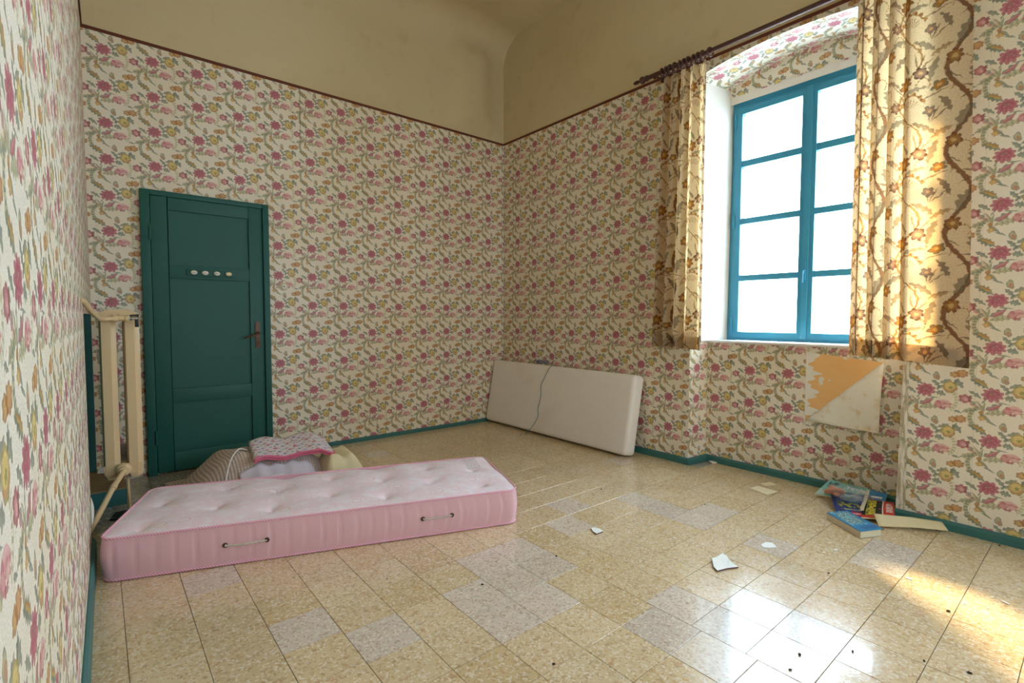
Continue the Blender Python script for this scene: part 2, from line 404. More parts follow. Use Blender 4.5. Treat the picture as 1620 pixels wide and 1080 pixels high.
def make_curtain():
    t=NT('printed_curtain_cloth'); PER=(46.0,41.5); uv0=t.uv()
    wob=t.vmath('MULTIPLY',t.vmath('SUBTRACT',t.noise(uv0,0.45,2,color=True),(0.5,0.5,0.5)),(2.2,2.2,0)); uv=t.vmath('ADD',uv0,wob)
    col=rgb('#eee2c8')
    def lay(m,c,f=0.9):
        nonlocal col
        col=t.mix(t.math('MULTIPLY',m,f),col,c)
    BR,TN,GR,OG,DK,PL=[rgb(x) for x in ('#8a6044','#b08a55','#7e7a6c','#c08a40','#5c463c','#a98a80')]
    # winding stem
    x=t.sep(uv)
    sn=t.math('MULTIPLY',t.math('SINE',t.math('MULTIPLY',x[1],2*pi/41.5)),5.0)
    d=t.math('ABSOLUTE',t.math('WRAP',t.math('SUBTRACT',t.math('SUBTRACT',x[0],38.0),sn),23.0,-23.0))
    lay(t.step(d,1.5,0.8),BR,0.9)
    sn2=t.math('MULTIPLY',t.math('SINE',t.math('MULTIPLY_ADD',x[1],2*pi/41.5,1.9)),6.5)
    d2=t.math('ABSOLUTE',t.math('WRAP',t.math('SUBTRACT',t.math('SUBTRACT',x[0],16.0),sn2),23.0,-23.0))
    lay(t.step(d2,0.75,0.35),TN,0.9)
    for (cx,cy,ln,wd,ro,c) in ((40,6,6.5,2.6,60,GR),(33,14,5,1.6,-60,DK),(8,9,6,1.6,25,GR),(24,4,5.5,1.5,-35,GR),(27,33,6,1.9,70,GR),
                               (5,30,5.5,1.4,-20,BR),(20,24,5,1.2,15,GR),(10,41,5,1.6,50,DK),(44,27,5,2.4,75,GR),(31,42,4.6,1.5,20,TN),(15,36,4,1.0,-50,GR)):
        m,q=t.leaf(uv,PER,(cx,cy),ln*1.2,wd*1.2,ro,0.45,0.25,14); lay(m,t.mix(t.step(q,-0.25,0.25),c,t.mix(0.5,c,DK)),0.68)
    for (cx,cy,ln,wd,ro) in ((28,10,5,0.5,60),(30,9,5,0.5,35),(26,11,5,0.5,85),(12,20,6,0.55,120),(10,19,6,0.55,150),(20,38,5.5,0.5,100),(22,37,5.5,0.5,70),(24,36,5,0.5,45),
                             (34,28,5,0.5,-70),(36,27,5,0.5,-40),(2,16,5,0.5,60),(4,15,5,0.5,35),(0,36,5,0.5,-60),(2,35,5,0.5,-30),(42,16,5,0.6,20),(43,20,5,0.6,-10),(9,26,7,0.4,-35),(28,20,8,0.45,15)):
        m,q=t.leaf(uv,PER,(cx,cy),ln,wd,ro,0.7,0.4); lay(m,t.mix(0.5,GR,BR),0.75)
    for (cx,cy) in ((23,26),(9,10),(33,22),(40,32),(19,3),(1,24)):
        m,s_=t.arc(uv,PER,(cx,cy),3.6,3.2,70,0.72,130,0.1,12); lay(m,t.mix(t.step(s_,-0.2,0.4),BR,TN),0.75)
    m,s_=t.arc(uv,PER,(17,14),9,8.5,90,0.74,80,0.07,16); lay(m,t.mix(t.step(s_,-0.1,0.4),BR,OG),0.9)
    m,s_=t.arc(uv,PER,(17,14),5.6,5.6,90,0.2,70,0.08); lay(m,t.mix(t.step(s_,0.2,0.6),rgb('#efe2c4'),PL),0.8)
    for (cx,cy,sx,sy,n,c1,c2) in ((14,28,4.2,3.6,7,OG,BR),(22,32,3.2,3.0,6,PL,DK),(30,24,3.6,2.4,5,OG,GR),(7,17,3,2.6,6,PL,BR),(36,36,3.4,3.2,7,TN,BR),(3,3,3.4,3,6,OG,BR),(26,12,2.6,2.4,5,PL,GR)):
        m,r=t.blob(uv,PER,(cx,cy),sx*1.15,sy*1.2,15,n,0.24,0.1); lay(m,t.mix(t.step(r,0.25,0.8),c1,c2),0.92)
        m,r=t.blob(uv,PER,(cx,cy),sx*0.8,sy*0.8,40,n+1,0.3,0.1); lay(m,c1,0.7)
        m,r=t.blob(uv,PER,(cx,cy),sx*0.35,sy*0.35); lay(m,rgb('#e2c890'),0.8)
    ink=t.step(t.noise(uv0,1.4,3,0.7),0.3,0.7,0.84,1.08); col=t.mix(1.0,col,t.comb(ink,ink,ink),'MULTIPLY')
    df=t.n('ShaderNodeBsdfDiffuse'); t.put(df.inputs[0],t.mix(1.0,col,(0.60,0.57,0.54,1),'MULTIPLY'))
    tl=t.n('ShaderNodeBsdfTranslucent'); t.put(tl.inputs[0],t.mix(1.0,col,(1.0,0.78,0.50,1),'MULTIPLY'))
    mx=t.n('ShaderNodeMixShader'); mx.inputs[0].default_value=0.5; t.put(mx.inputs[1],df.outputs[0]); t.put(mx.inputs[2],tl.outputs[0])
    return t.done(mx.outputs[0])
M_CURTAIN=make_curtain()

def make_ticking(name, top):
    t=NT(name); p=t.obj(); q=t.vmath('MULTIPLY',p,(1,1,0.3))
    if top:
        f=t.noise(q,15,4,0.65); f2=t.noise(q,45,2); PER=(0.42,0.34)
        col=t.mix(t.step(f,0.42,0.66),rgb('#f2dae4'),rgb('#f4eaf4'))
        col=t.mix(t.math('MULTIPLY',t.step(f2,0.56,0.66),0.5),col,rgb('#f2ebf0'))
        for c in ((0.1,0.08),(0.19,0.09),(0.32,0.22)):
            m,r=t.blob(q,PER,c,0.042,0.036,0,8,0.14,0.2); col=t.mix(t.math('MULTIPLY',m,0.55),col,rgb('#f6eef2'))
            m,s_=t.arc(q,PER,c,0.030,0.026,0,0.62,178,0.15); col=t.mix(t.math('MULTIPLY',m,0.5),col,rgb('#e39aa6'))
        st=t.step(t.noise(p,5.5,4,0.7),0.70,0.76); col=t.mix(t.math('MULTIPLY',st,0.35),col,rgb('#b89a8c'))
    else:
        col=t.mix(t.noise(p,6,3),rgb('#dfafb9'),rgb('#e6bcc6'))
    return t.done(t.bsdf(col,0.7,0.2,0,t.bump(t.noise(p,400,2),0.15,0.001),sheen=0.3))
M_PINKTOP=make_ticking('pink_damask',True); M_PINKSIDE=make_ticking('pink_side_cloth',False)
def make_piping():
    t=NT('pink_twisted_piping'); p=t.obj(); x=t.sep(p)
    s=t.math('SINE',t.math('MULTIPLY',t.math('ADD',t.math('ADD',x[0],x[1]),x[2]),520.0))
    return t.done(t.bsdf(t.mix(t.step(s,-0.4,0.4),rgb('#dc85a6'),rgb('#f0cedb')),0.6,0.2))
M_PIPING=make_piping()
def make_white_mattress():
    t=NT('off_white_mattress_cloth'); p=t.obj(); q=t.vmath('MULTIPLY',p,(3,1,12))
    col=t.mix(t.noise(q,4,4,0.6),rgb('#e9e2da'),rgb('#f0ebe5'))
    col=t.mix(t.math('MULTIPLY',t.step(t.noise(p,3,3),0.55,0.75),0.3),col,rgb('#dcc8ac'))
    return t.done(t.bsdf(col,0.75,0.2,0,t.bump(t.noise(p,200,2),0.1,0.001)))
M_WMAT=make_white_mattress()
def make_blanket():
    t=NT('ribbed_beige_blanket'); uv=t.uv(); x=t.sep(uv)
    s=t.math('SINE',t.math('MULTIPLY',x[0],2*pi*58)); s2=t.math('SINE',t.math('MULTIPLY',x[1],2*pi*60))
    col=t.mix(t.step(s,-0.6,0.6),rgb('#bda99e'),rgb('#d6c6ba'))
    col=t.mix(t.math('MULTIPLY',t.step(s2,0.2,0.8),0.25),col,rgb('#a5938c'))
    return t.done(t.bsdf(col,0.85,0.1,0,t.bump(t.math('ADD',s,t.math('MULTIPLY',s2,0.3)),0.5,0.003),sheen=0.2))
M_BLANKET=make_blanket()
def make_floral_cloth():
    t=NT('floral_towel_cloth'); uv=t.vmath('MULTIPLY',t.uv(),(52,36,1)); PER=(13.0,12.0)
    wob=t.vmath('MULTIPLY',t.vmath('SUBTRACT',t.noise(uv,0.8,2,color=True),(0.5,0.5,0.5)),(1.6,1.6,0)); uw=t.vmath('ADD',uv,wob)
    col=rgb('#e6dce2')
    for (cx,cy,r,n,c1,c2) in ((2,2,1.9,6,'#c0587c','#d98aa6'),(7,4,1.5,5,'#7a74b4','#9c98c8'),(11,9,1.7,6,'#c8648a','#b04a70'),(4,8,1.5,5,'#8a84c0','#6a66a0'),(9.5,0.5,1.1,5,'#d07a98','#b85a7c'),(0.5,10,1.1,5,'#7c9a80','#5f8070')):
        m,q=t.blob(uw,PER,(cx,cy),r,r,0,n,0.2,0.2); col=t.mix(t.math('MULTIPLY',m,0.85),col,t.mix(t.step(q,0.2,0.8),rgb(c1),rgb(c2)))
    for (cx,cy,a) in ((4.5,1.5,40),(9,6.5,-30),(2,5.5,80),(6.5,10.5,10),(12,4.5,60),(8.5,11,-60)):
        m,q=t.leaf(uw,PER,(cx,cy),1.5,0.5,a); col=t.mix(t.math('MULTIPLY',m,0.8),col,rgb('#6f8a78'))
    return t.done(t.bsdf(col,0.85,0.1,0,t.bump(t.noise(t.obj(),300,2),0.2,0.001),sheen=0.3))
M_FLORAL=make_floral_cloth()
M_PINKTRIM=plain('pink_binding','#d8708c',0.7,0.2,0,0.08)
M_CREAMCLOTH=plain('cream_cloth','#e3d8b2',0.8,0.15,0,0.08,8,0.1,80)
M_LILAC=plain('lilac_white_cloth','#d4cdd8',0.8,0.15,0,0.1,20)

# ================================================================== THE ROOM
XR, YB, YREAR, ZB, ZC = 3.467, 4.334, -2.4, 3.003, 4.08
def xl(y): return -0.0907+0.014*y
# wallpaper uv (cm): rose centres at u=0, v=0 modulo the repeat
def uvB(x,z): return ((x-0.079)*100, (z-2.65)*100)
def uvR(y,z): return ((0.38-y)*100, (z-0.74)*100)
def uvL(y,z): return ((y-0.12)*100, (z-2.60)*100)

# --- floor: base slab with tiles as parts
FL = MB(); FL.box((-0.25,YREAR-0.1,-0.12),(4.05,YB+0.1,-0.006))
floor = FL.build('floor', M_GROUT); tag(floor, kind='structure')
TS=0.2; GAP=0.0022
def tile_mesh(k):
    b=MB(); h=TS/2-GAP/2; r=random.Random(k); t=[r.uniform(-0.0006,0.0006) for _ in range(4)]
    c=0.0007
    bot=[(-h,-h,-0.006),(h,-h,-0.006),(h,h,-0.006),(-h,h,-0.006)]
    mid=[(x,y,-c) for x,y,_ in bot]; top=[((h-c)*(1 if x>0 else -1),(h-c)*(1 if y>0 else -1),t[i]*0.35) for i,(x,y,_) in enumerate(bot)]
    for i in range(4):
        j=(i+1)%4; b.face([bot[i],bot[j],mid[j],mid[i]]); b.face([mid[i],mid[j],top[j],top[i]])
    b.face(top)
    me=b.build('tile_shape',M_TILE); d=me.data; bpy.data.objects.remove(me); return d
tile_kinds=[tile_mesh(k) for k in range(5)]
YEL=[rgb(x) for x in ('#d9c49c','#d6c098','#dcc8a2','#d2bb90','#dac49e')]
GRY=[rgb(x) for x in ('#d6cabb','#d2c7ba','#d9cdbc')]
grey_at=[(0.55,1.86),(0.74,1.65),(1.13,1.62),(1.33,1.58),(1.35,1.78),(1.5,1.6),(1.52,1.84),(1.34,1.38),(1.13,1.4),(1.95,1.9),(1.52,1.0),(1.72,1.0),(1.75,0.82),(1.92,0.84),(1.94,0.65),(1.54,0.82),(2.53,1.64),(2.7,1.44),(2.54,1.45),(0.35,2.4)]
def proj(p):
    d=Vector(p)-Vector((0,0,CAM_Z)); z=d.dot(fw)
    if z<0.05: return None
    return (810+FPX*d.dot(r2)/z, 540-FPX*d.dot(u2)/z, z)
cells=[]
for i in range(-1,19):
    for j in range(-14,20):
        cx=0.045+TS*(i+0.5); cy=0.35+TS*(j+0.5)+(0.0 if i>=8 else -0.04 if i>=3 else -0.02)
        x0,x1=cx-TS/2,cx+TS/2; y0,y1=cy-TS/2,cy+TS/2
        lo=xl(cy)-0.0; hi=XR if not (0.75<cy<2.03 or -1.37<cy<-0.07) else 3.69
        if x1<=lo+0.01 or x0>=hi-0.01 or y1<YREAR or y0>=YB-0.01: continue
        p=proj((cx,cy,0)); vis = p is not None and -60<p[0]<1680 and 540<p[1]<1160
        cells.append((0 if vis else 1, p[2] if p else 99, cx, cy))
cells.sort()
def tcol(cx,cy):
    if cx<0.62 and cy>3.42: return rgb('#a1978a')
    g=any(abs(cx-a)<0.1 and abs(cy-b)<0.1 for a,b in grey_at) or RND.random()<0.06
    return RND.choice(GRY) if g else RND.choice(YEL)
rest=MB()
for k,(vis,dist,cx,cy) in enumerate(cells):
    x0,x1=max(cx-TS/2,xl(cy)),cx+TS/2
    if k<300:
        o=bpy.data.objects.new('tile', tile_kinds[k%5]); COL.objects.link(o); o.parent=floor
        sx=1.0
        lo=cx-TS/2; hi=cx+TS/2
        lim=XR if not (0.75<cy<2.03) else 3.70
        lo2=max(lo,xl(cy)-0.005); hi2=min(hi,lim)
        lo3=cy-TS/2; hi3=min(cy+TS/2,YB)
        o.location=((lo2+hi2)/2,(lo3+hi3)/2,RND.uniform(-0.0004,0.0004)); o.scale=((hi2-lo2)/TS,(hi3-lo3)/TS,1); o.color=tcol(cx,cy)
    else:
        h=TS/2-GAP/2; rest.box((max(cx-h,-0.12),cy-h,-0.006),(min(cx+h,3.69),min(cy+h,YB),-0.0003))
if rest.f:
    o=rest.build('tile_remainder', M_TILE, floor); o['kind']='stuff'; o.color=YEL[0]

# --- left wall with a radiator recess painted teal
NY0,NY1,NZ,ND=3.02,4.27,1.14,0.075
W=MB()
def LQ(y0,y1,z0,z1,mi=0,d=0):
    n=max(1,int((y1-y0)/0.5)) if mi==0 else 1
    W.face([(xl(y0)-d,y0,z0),(xl(y1)-d,y1,z0),(xl(y1)-d,y1,z1),(xl(y0)-d,y0,z1)][::-1],[uvL(y0,z0),uvL(y1,z0),uvL(y1,z1),uvL(y0,z1)][::-1],mi)
LQ(YREAR,NY0,0,NZ); LQ(YREAR,NY0,NZ,ZB); LQ(NY0,NY1,NZ,ZB); LQ(NY1,YB,0,NZ); LQ(NY1,YB,NZ,ZB); LQ(YREAR,YB,ZB,ZC+0.1,1)
LQ(NY0,NY1,0,NZ,2,ND)
a,b=NY0,NY1
W.face([(xl(a),a,0),(xl(a)-ND,a,0),(xl(a)-ND,a,NZ),(xl(a),a,NZ)],mi=2)
W.face([(xl(b)-ND,b,0),(xl(b),b,0),(xl(b),b,NZ),(xl(b)-ND,b,NZ)],mi=2)
W.face([(xl(a),a,NZ),(xl(a)-ND,a,NZ),(xl(b)-ND,b,NZ),(xl(b),b,NZ)],mi=2)
W.face([(xl(YREAR)-0.2,YREAR,-.1),(xl(YREAR)-0.2,YREAR,ZC+.1),(xl(YB)-0.2,YB,ZC+.1),(xl(YB)-0.2,YB,-.1)],mi=1)
tag(W.build('wall_left',[M_PAPER,M_PLASTER,M_TEAL]),kind='structure')

# --- back wall (door wall): paper below, plaster above with a soft chimney swelling and cove
W=MB()
def sst(t): t=max(0,min(1,t)); return t*t*(3-2*t)
W.face([(-0.2,YB,0),(XR+0.05,YB,0),(XR+0.05,YB,ZB),(-0.2,YB,ZB)],[uvB(-0.2,0),uvB(XR+0.05,0),uvB(XR+0.05,ZB),uvB(-0.2,ZB)])
def upper(u,v):
    x=-0.2+u*(XR+0.25); t=v
    if t<0.72:
        z=ZB+(t/0.72)*(ZC-0.28-ZB); y=YB
    else:
        a=(t-0.72)/0.28*pi/2; z=ZC-0.28+0.28*sin(a); y=YB-0.28*(1-cos(a))
    k=sst((x-2.66)/0.24)*sst((z-ZB)/0.2)
    k*=1-sst((x-3.08)/0.3)
    y-=0.11*k*(1-sst((z-3.75)/0.3))
    return (x,y,z)
W.grid(upper,60,40,mi=1)
W.box((-0.3,YB+0.001,-0.1),(XR+0.6,YB+0.12,ZC+0.1),mi=1)
tag(W.build('wall_back',[M_PAPER,M_PLASTER],smooth=True),kind='structure')

# --- right wall with two deep window openings (the second is beyond the frame, towards the camera)
W=MB()
XN, XF = 3.69, 3.84      # recess face under the sill, window frame plane
HW0, HWN, HW1 = 0.658, 0.635, 0.555  # half widths: front of opening, back of niche, frame
def arcF(d): return 2.967-0.17*d*d
def arcR(d): return 2.972-0.33*d*d
def RQ(y0,y1,z0,z1,mi=0,x=XR):
    W.face([(x,y1,z0),(x,y0,z0),(x,y0,z1),(x,y1,z1)],[uvR(y1,z0),uvR(y0,z0),uvR(y0,z1),uvR(y1,z1)],mi)
WINS=(1.40,-0.72)
RQ(WINS[0]+HW0,YB,0,ZB); RQ(WINS[1]+HW0,WINS[0]-HW0,0,ZB); RQ(YREAR,WINS[1]-HW0,0,ZB)
RQ(YREAR,YB,ZB,ZC+0.1,1)
for wc in WINS:
    N=24
    for k in range(N):
        d0=-HW0+2*HW0*k/N; d1=-HW0+2*HW0*(k+1)/N
        y0,y1=wc+d0,wc+d1
        W.face([(XR,y1,arcF(d1)),(XR,y0,arcF(d0)),(XR,y0,ZB),(XR,y1,ZB)],[uvR(y1,arcF(d1)),uvR(y0,arcF(d0)),uvR(y0,ZB),uvR(y1,ZB)])
        f=HW1/HW0; e0,e1=d0*f,d1*f
        # papered soffit
        W.face([(XR,y0,arcF(d0)),(XR,y1,arcF(d1)),(3.80,wc+e1,arcR(e1)),(3.80,wc+e0,arcR(e0))],
               [uvR(y0,3.0),uvR(y1,3.0),uvR(y1,3.33),uvR(y0,3.33)])
        # papered face above the frame, with a ragged lower edge over the white strip
        zt=2.812+0.006*sin(k*2.3)+0.004*sin(k*5.1)
        W.face([(3.80,wc+e1,zt),(3.80,wc+e0,zt),(3.80,wc+e0,arcR(e0)),(3.80,wc+e1,arcR(e1))],[uvR(wc+e1,zt+.1),uvR(wc+e0,zt+.1),uvR(wc+e0,arcR(e0)+.1),uvR(wc+e1,arcR(e1)+.1)])
        W.face([(3.803,wc+e1,2.755),(3.803,wc+e0,2.755),(3.803,wc+e0,2.84),(3.803,wc+e1,2.84)],mi=2)
    for sg in (1,-1):
        q=[(XR,wc+sg*HW0,0.95),(XF+0.1,wc+sg*(HW1-0.02),0.95),(XF+0.1,wc+sg*(HW1-0.02),2.9),(3.80,wc+sg*HW1,arcR(HW1)),(XR,wc+sg*HW0,arcF(HW0))]
        if sg>0: q.reverse()
        W.face(q,mi=2)
        q=[(XR,wc+sg*HW0,0),(XN,wc+sg*HWN,0),(XN,wc+sg*HWN,0.95),(XR,wc+sg*HW0,0.95)]
        u=[uvR(wc+sg*HW0,0),uvR(wc+sg*HW0-sg*0.22,0),uvR(wc+sg*HW0-sg*0.22,0.95),uvR(wc+sg*HW0,0.95)]
        if sg>0: q.reverse(); u.reverse()
        W.face(q,u)
    RQ(wc-HWN,wc+HWN,0,0.95,0,XN)
    # masonry behind: keep daylight to the opening only
    W.box((XN+0.001,wc-HWN-0.05,-0.1),(4.0,wc+HWN+0.05,0.935),mi=2)
    W.box((3.806,wc-HW1-0.06,2.77),(4.0,wc+HW1+0.06,3.1),mi=2)
for (a,b) in ((WINS[0]+HW1+0.06,YB+0.1),(WINS[1]+HW1+0.06,WINS[0]-HW1-0.06),(YREAR-.1,WINS[1]-HW1-0.06)):
    W.box((3.90,a,-0.1),(4.0,b,3.1),mi=2)
W.box((XR+0.002,YREAR-.1,3.06),(4.0,YB+0.1,ZC+0.1),mi=1)
wall_right=W.build('wall_right',[M_PAPER,M_PLASTER,M_WHITEWALL]); tag(wall_right,kind='structure')

# --- rear wall and ceiling
W=MB()
for (x0,x1,z0,z1) in ((-0.3,1.55,-0.1,ZC+.1),(2.35,4.0,-0.1,ZC+.1),(1.55,2.35,-0.1,0.85),(1.55,2.35,2.75,ZC+.1)): W.box((x0,YREAR-0.12,z0),(x1,YREAR,z1))
tag(W.build('wall_rear',M_PLASTER),kind='structure')
rw=empty('added_fill_window',(1.95,YREAR-0.06,0.85)); tag(rw,kind='structure')  # unseen rear window, added to raise fill light on the door wall
W=MB()
for (x0,x1,z0,z1) in ((-.40,-.34,0,1.9),(.34,.40,0,1.9),(-.04,.04,.06,1.84),(-.34,.34,0,.06),(-.34,.34,1.84,1.9),(-.34,-.04,.93,.97),(.04,.34,.93,.97)): W.box((x0,-0.03,z0),(x1,0.03,z1))
W.build('window_frame',M_FRAME,rw)
for x0 in (-.34,.04):
    for z0,z1 in ((.06,.93),(.97,1.84)):
        W=MB(); W.box((x0,-0.002,z0),(x0+.30,0.002,z1)); W.build('pane',M_GLASS,rw)
W=MB(); W.box((-0.3,YREAR-0.12,ZC),(4.0,YB+0.12,ZC+0.12))
tag(W.build('ceiling',M_PLASTER),kind='structure')

# --- brown border line over the wallpaper
W=MB(); W.box((xl(YB)-0.01,YB-0.006,ZB-0.011),(XR,YB+0.002,ZB+0.011)); tag(W.build('trim_1',M_BORDER,bevel=0.003),kind='structure')
W=MB(); W.box((XR-0.006,YREAR,ZB-0.011),(XR+0.002,YB-0.006,ZB+0.011)); tag(W.build('trim_2',M_BORDER,bevel=0.003),kind='structure')
W=MB(); W.face([(xl(YREAR)+.005,YREAR,ZB-.011),(xl(YB)+.005,YB,ZB-.011),(xl(YB)+.005,YB,ZB+.011),(xl(YREAR)+.005,YREAR,ZB+.011)][::-1])
tag(W.build('trim_3',M_BORDER,solid=0.008),kind='structure')
# --- teal baseboards
def base(name, pts, h, t):
    """pts: wall line, thickness grows to the left of the walking direction"""
    b=MB(); P=[Vector((p[0],p[1],0)) for p in pts]; nrm=[]
    for i in range(len(P)-1):
        d=(P[i+1]-P[i]).normalized(); nrm.append(Vector((-d.y,d.x,0)))
    off=[]
    for i in range(len(P)):
        if i==0: n=nrm[0]
        elif i==len(P)-1: n=nrm[-1]
        else:
            n=nrm[i-1]+nrm[i]; n=n/ max(0.3,n.dot(nrm[i]))
        off.append(P[i]+n*t)
    prof=[(0,0),(1,0),(1,h*0.72),(0.75,h*0.92),(0.3,h),(0,h)]
    for i in range(len(P)-1):
        for k in range(len(prof)-1):
            (a0,z0),(a1,z1)=prof[k],prof[k+1]
            q=[P[i].lerp(off[i],a0)+Vector((0,0,z0)),P[i+1].lerp(off[i+1],a0)+Vector((0,0,z0)),P[i+1].lerp(off[i+1],a1)+Vector((0,0,z1)),P[i].lerp(off[i],a1)+Vector((0,0,z1))]
            b.face(q)
    tag(b.build(name,M_TEAL),kind='structure')
base('baseboard_back',[(XR,YB),(1.066,YB)],0.036,0.014)
wc=WINS[0]
base('baseboard_right',[(XR,YREAR),(XR,wc-HW0),(XN,wc-HWN),(XN,wc+HWN),(XR,wc+HW0),(XR,YB)],0.05,0.02)
base('baseboard_left',[(xl(NY0),NY0),(xl(YREAR),YREAR)],0.09,0.016)
W=MB(); W.box((xl(3.7)-ND,3.76,0),(0.105,YB-0.0,0.10)); 
W.face([(-0.1,3.757,0),(0.105,3.757,0),(0.105,3.757,0.094),(-0.1,3.757,0.094)],mi=1)
W.face([(0.107,3.757,0),(0.107,YB,0),(0.107,YB,0.094),(0.107,3.757,0.094)],mi=1)
tag(W.build('trim_4',[plain('dusty_ledge_tile','#a5875c',0.7,0.2,0,0.2,9),M_TEAL]),kind='structure')

for (px,pz0,pz1) in ((1.329,2.56,2.99),(1.62,1.05,1.42),(1.47,0.04,0.16),(1.97,0.04,0.2)):
    W=MB(); W.face([(px-0.002,YB-0.0007,pz0),(px+0.0015,YB-0.0007,pz0),(px+0.0025,YB-0.0007,pz1),(px-0.001,YB-0.0007,pz1)]); W.build('seam_gap',M_SEAM,bpy.data.objects['wall_back'])
# --- exposed plaster and loose wallpaper under the window
pa=MB(); x=XN-0.0012
pa.face([(x,1.318,0.435),(x,0.90,0.845),(x,0.885,0.857),(x,1.308,0.897)])
pa.build('bare_plaster',M_BARE,wall_right)
rag=MB(); rr=random.Random(3)
prev=None
for k in range(40):
    z=0.47+0.43*k/39; wdt=max(0.004,0.035+0.035*sin(k*0.55)+0.02*sin(k*1.7+1)+0.012*rr.uniform(-1,1))
    if prev: rag.face([(x-0.001,1.325,prev[0]),(x-0.001,1.315-prev[1],prev[0]),(x-0.001,1.315-wdt,z),(x-0.001,1.325,z)],mi=0)
    prev=(z,wdt)
rag.build('paper_remnant',M_WHITEWALL,wall_right)
fl=MB()
def flap(u,v):
    # triangle: fold line from low-left A to top-right B, tip C
    A=Vector((XN-0.004,1.315,0.437)); B=Vector((XN-0.004,0.888,0.862)); C=Vector((XN-0.030,0.895,0.425))
    p=A.lerp(B,u); q=p.lerp(C, v*0.999)
    q.x-=0.020*sin(pi*v*0.9)+0.006*sin(9*u+3*v)*v
    return q
fl.grid(flap,16,10)
tag(fl.build('wallpaper_flap',M_PAPERBACK,smooth=True,solid=0.0012),'large loose wallpaper flap folded down under the window showing its white back','wallpaper')
w_=MB()
w_.face([(XR-0.003,wc-HW0+0.014,0.05),(XR-0.003,wc-HW0-0.03,0.05),(XR-0.003,wc-HW0-0.022,0.93),(XR-0.003,wc-HW0+0.004,0.93)])
w_.face([(XR-0.003,wc-HW0+0.004,0.05),(XR-0.003,wc-HW0+0.004,0.93),(XR+0.03,wc-HW0+0.006,0.93),(XR+0.03,wc-HW0+0.006,0.05)])
w_.build('worn_edge',M_WORN,wall_right)
def curl(name,label,pts,mat=M_PAPERBACK):
    b=MB(); b.face(pts); o=b.build(name,mat,solid=0.001); tag(o,label,'wallpaper'); return o
b=MB(); b.grid(lambda u,v:(XN-0.004-0.022*sin(pi*v)*u,1.868-0.012*u*sin(pi*v),0.76+0.12*v),4,8)
tag(b.build('wallpaper_curl',plain('brown_paper_back','#9a6a52',0.8,0.1),smooth=True,solid=0.001),'small brown-backed paper curl lifting at a seam just below the white sill','wallpaper')
b=MB(); b.grid(lambda u,v:(xl(3.0)+0.002+0.010*sin(pi*v)*u,3.0+0.03*u*sin(pi*v),0.14+0.15*v),4,10)
tag(b.build('torn_wallpaper',M_PAPERBACK,smooth=True,solid=0.001),'torn strip of wallpaper hanging off the left wall beside the radiator pipe','wallpaper')
b=MB(); b.grid(lambda u,v:(1.70+0.10*u,YB-0.003-0.010*sin(pi*u)*v,0.45+0.40*v),6,10,uvfn=lambda u,v:uvB(1.70+0.1*u,0.45+0.4*v))

# ================================================================== WINDOWS
PZ=[(1.02,1.412),(1.455,1.845),(1.888,2.278),(2.325,2.675)]
def make_window(name, wc, detail):
    root=empty(name,(XF,wc,0.955)); tag(root,kind='structure')
    L=lambda y,z:(y,z-0.955)
    b=MB(); x0,x1=0.0,0.07
    for (ya,yb,za,zb) in ((-HW1-0.02,-HW1+0.03,0.0,1.82),(HW1-0.03,HW1+0.02,0.0,1.82),(-HW1+0.03,HW1-0.03,1.77,1.82),(-HW1+0.03,HW1-0.03,0.0,0.022)):
        b.box((x0,ya,za),(x1,yb,zb))
    b.build('window_frame',M_FRAME,root,weld=False)
    for s in (1,-1):
        ins,out=0.003,HW1-0.03
        b=MB(); xs0,xs1=-0.012,0.035
        def bx(ya,yb,za,zb,xa=xs0,xb=xs1):
            lo,hi=sorted((s*ya,s*yb)); b.box((xa,lo,za),(xb,hi,zb))
        bx(ins,0.048,0.022,1.77); bx(0.47,out,0.022,1.77)
        bx(0.048,0.47,0.022,0.065); bx(0.048,0.47,1.72,1.77)
        for k in range(3): bx(0.048,0.47,PZ[k][1]-0.955,PZ[k+1][0]-0.955,xs0+0.006,xs1)
        sash=b.build('sash',M_FRAME,root,weld=False)
        for k in range(4):
            g=MB(); lo,hi=sorted((s*0.044,s*0.474)); g.box((0.012,lo,PZ[k][0]-0.959),(0.015,hi,PZ[k][1]-0.951)); g.build('pane',M_GLASS,sash)
        if detail:
            for zz in (0.06,0.86,1.62):
                h=MB(); h.tube([(-0.018,s*(HW1-0.034),zz),(-0.018,s*(HW1-0.034),zz+0.11)],0.008,8); h.build('hinge',M_FRAME,sash)
    if detail:
        b=MB(); b.box((-0.022,-0.02,0.022),(-0.012,0.02,1.77)); b.build('cover_strip',M_FRAME,root,bevel=0.003)
        h=MB(); h.box((-0.030,-0.008,0.44),(-0.022,0.008,0.56)); h.tube([(-0.03,0,0.5),(-0.055,0,0.5),(-0.058,0.0,0.42)],0.006,8); h.build('handle',M_FRAME,root,smooth=True)
    sl_=MB(); sl_.box((XN-0.022-XF,-HWN+0.005,-0.018),(0.0,HWN-0.005,0.0)); sl_.build('sill_board',M_SILL,root,bevel=0.006)
make_window('window_1',WINS[0],True); make_window('window_2',WINS[1],False)

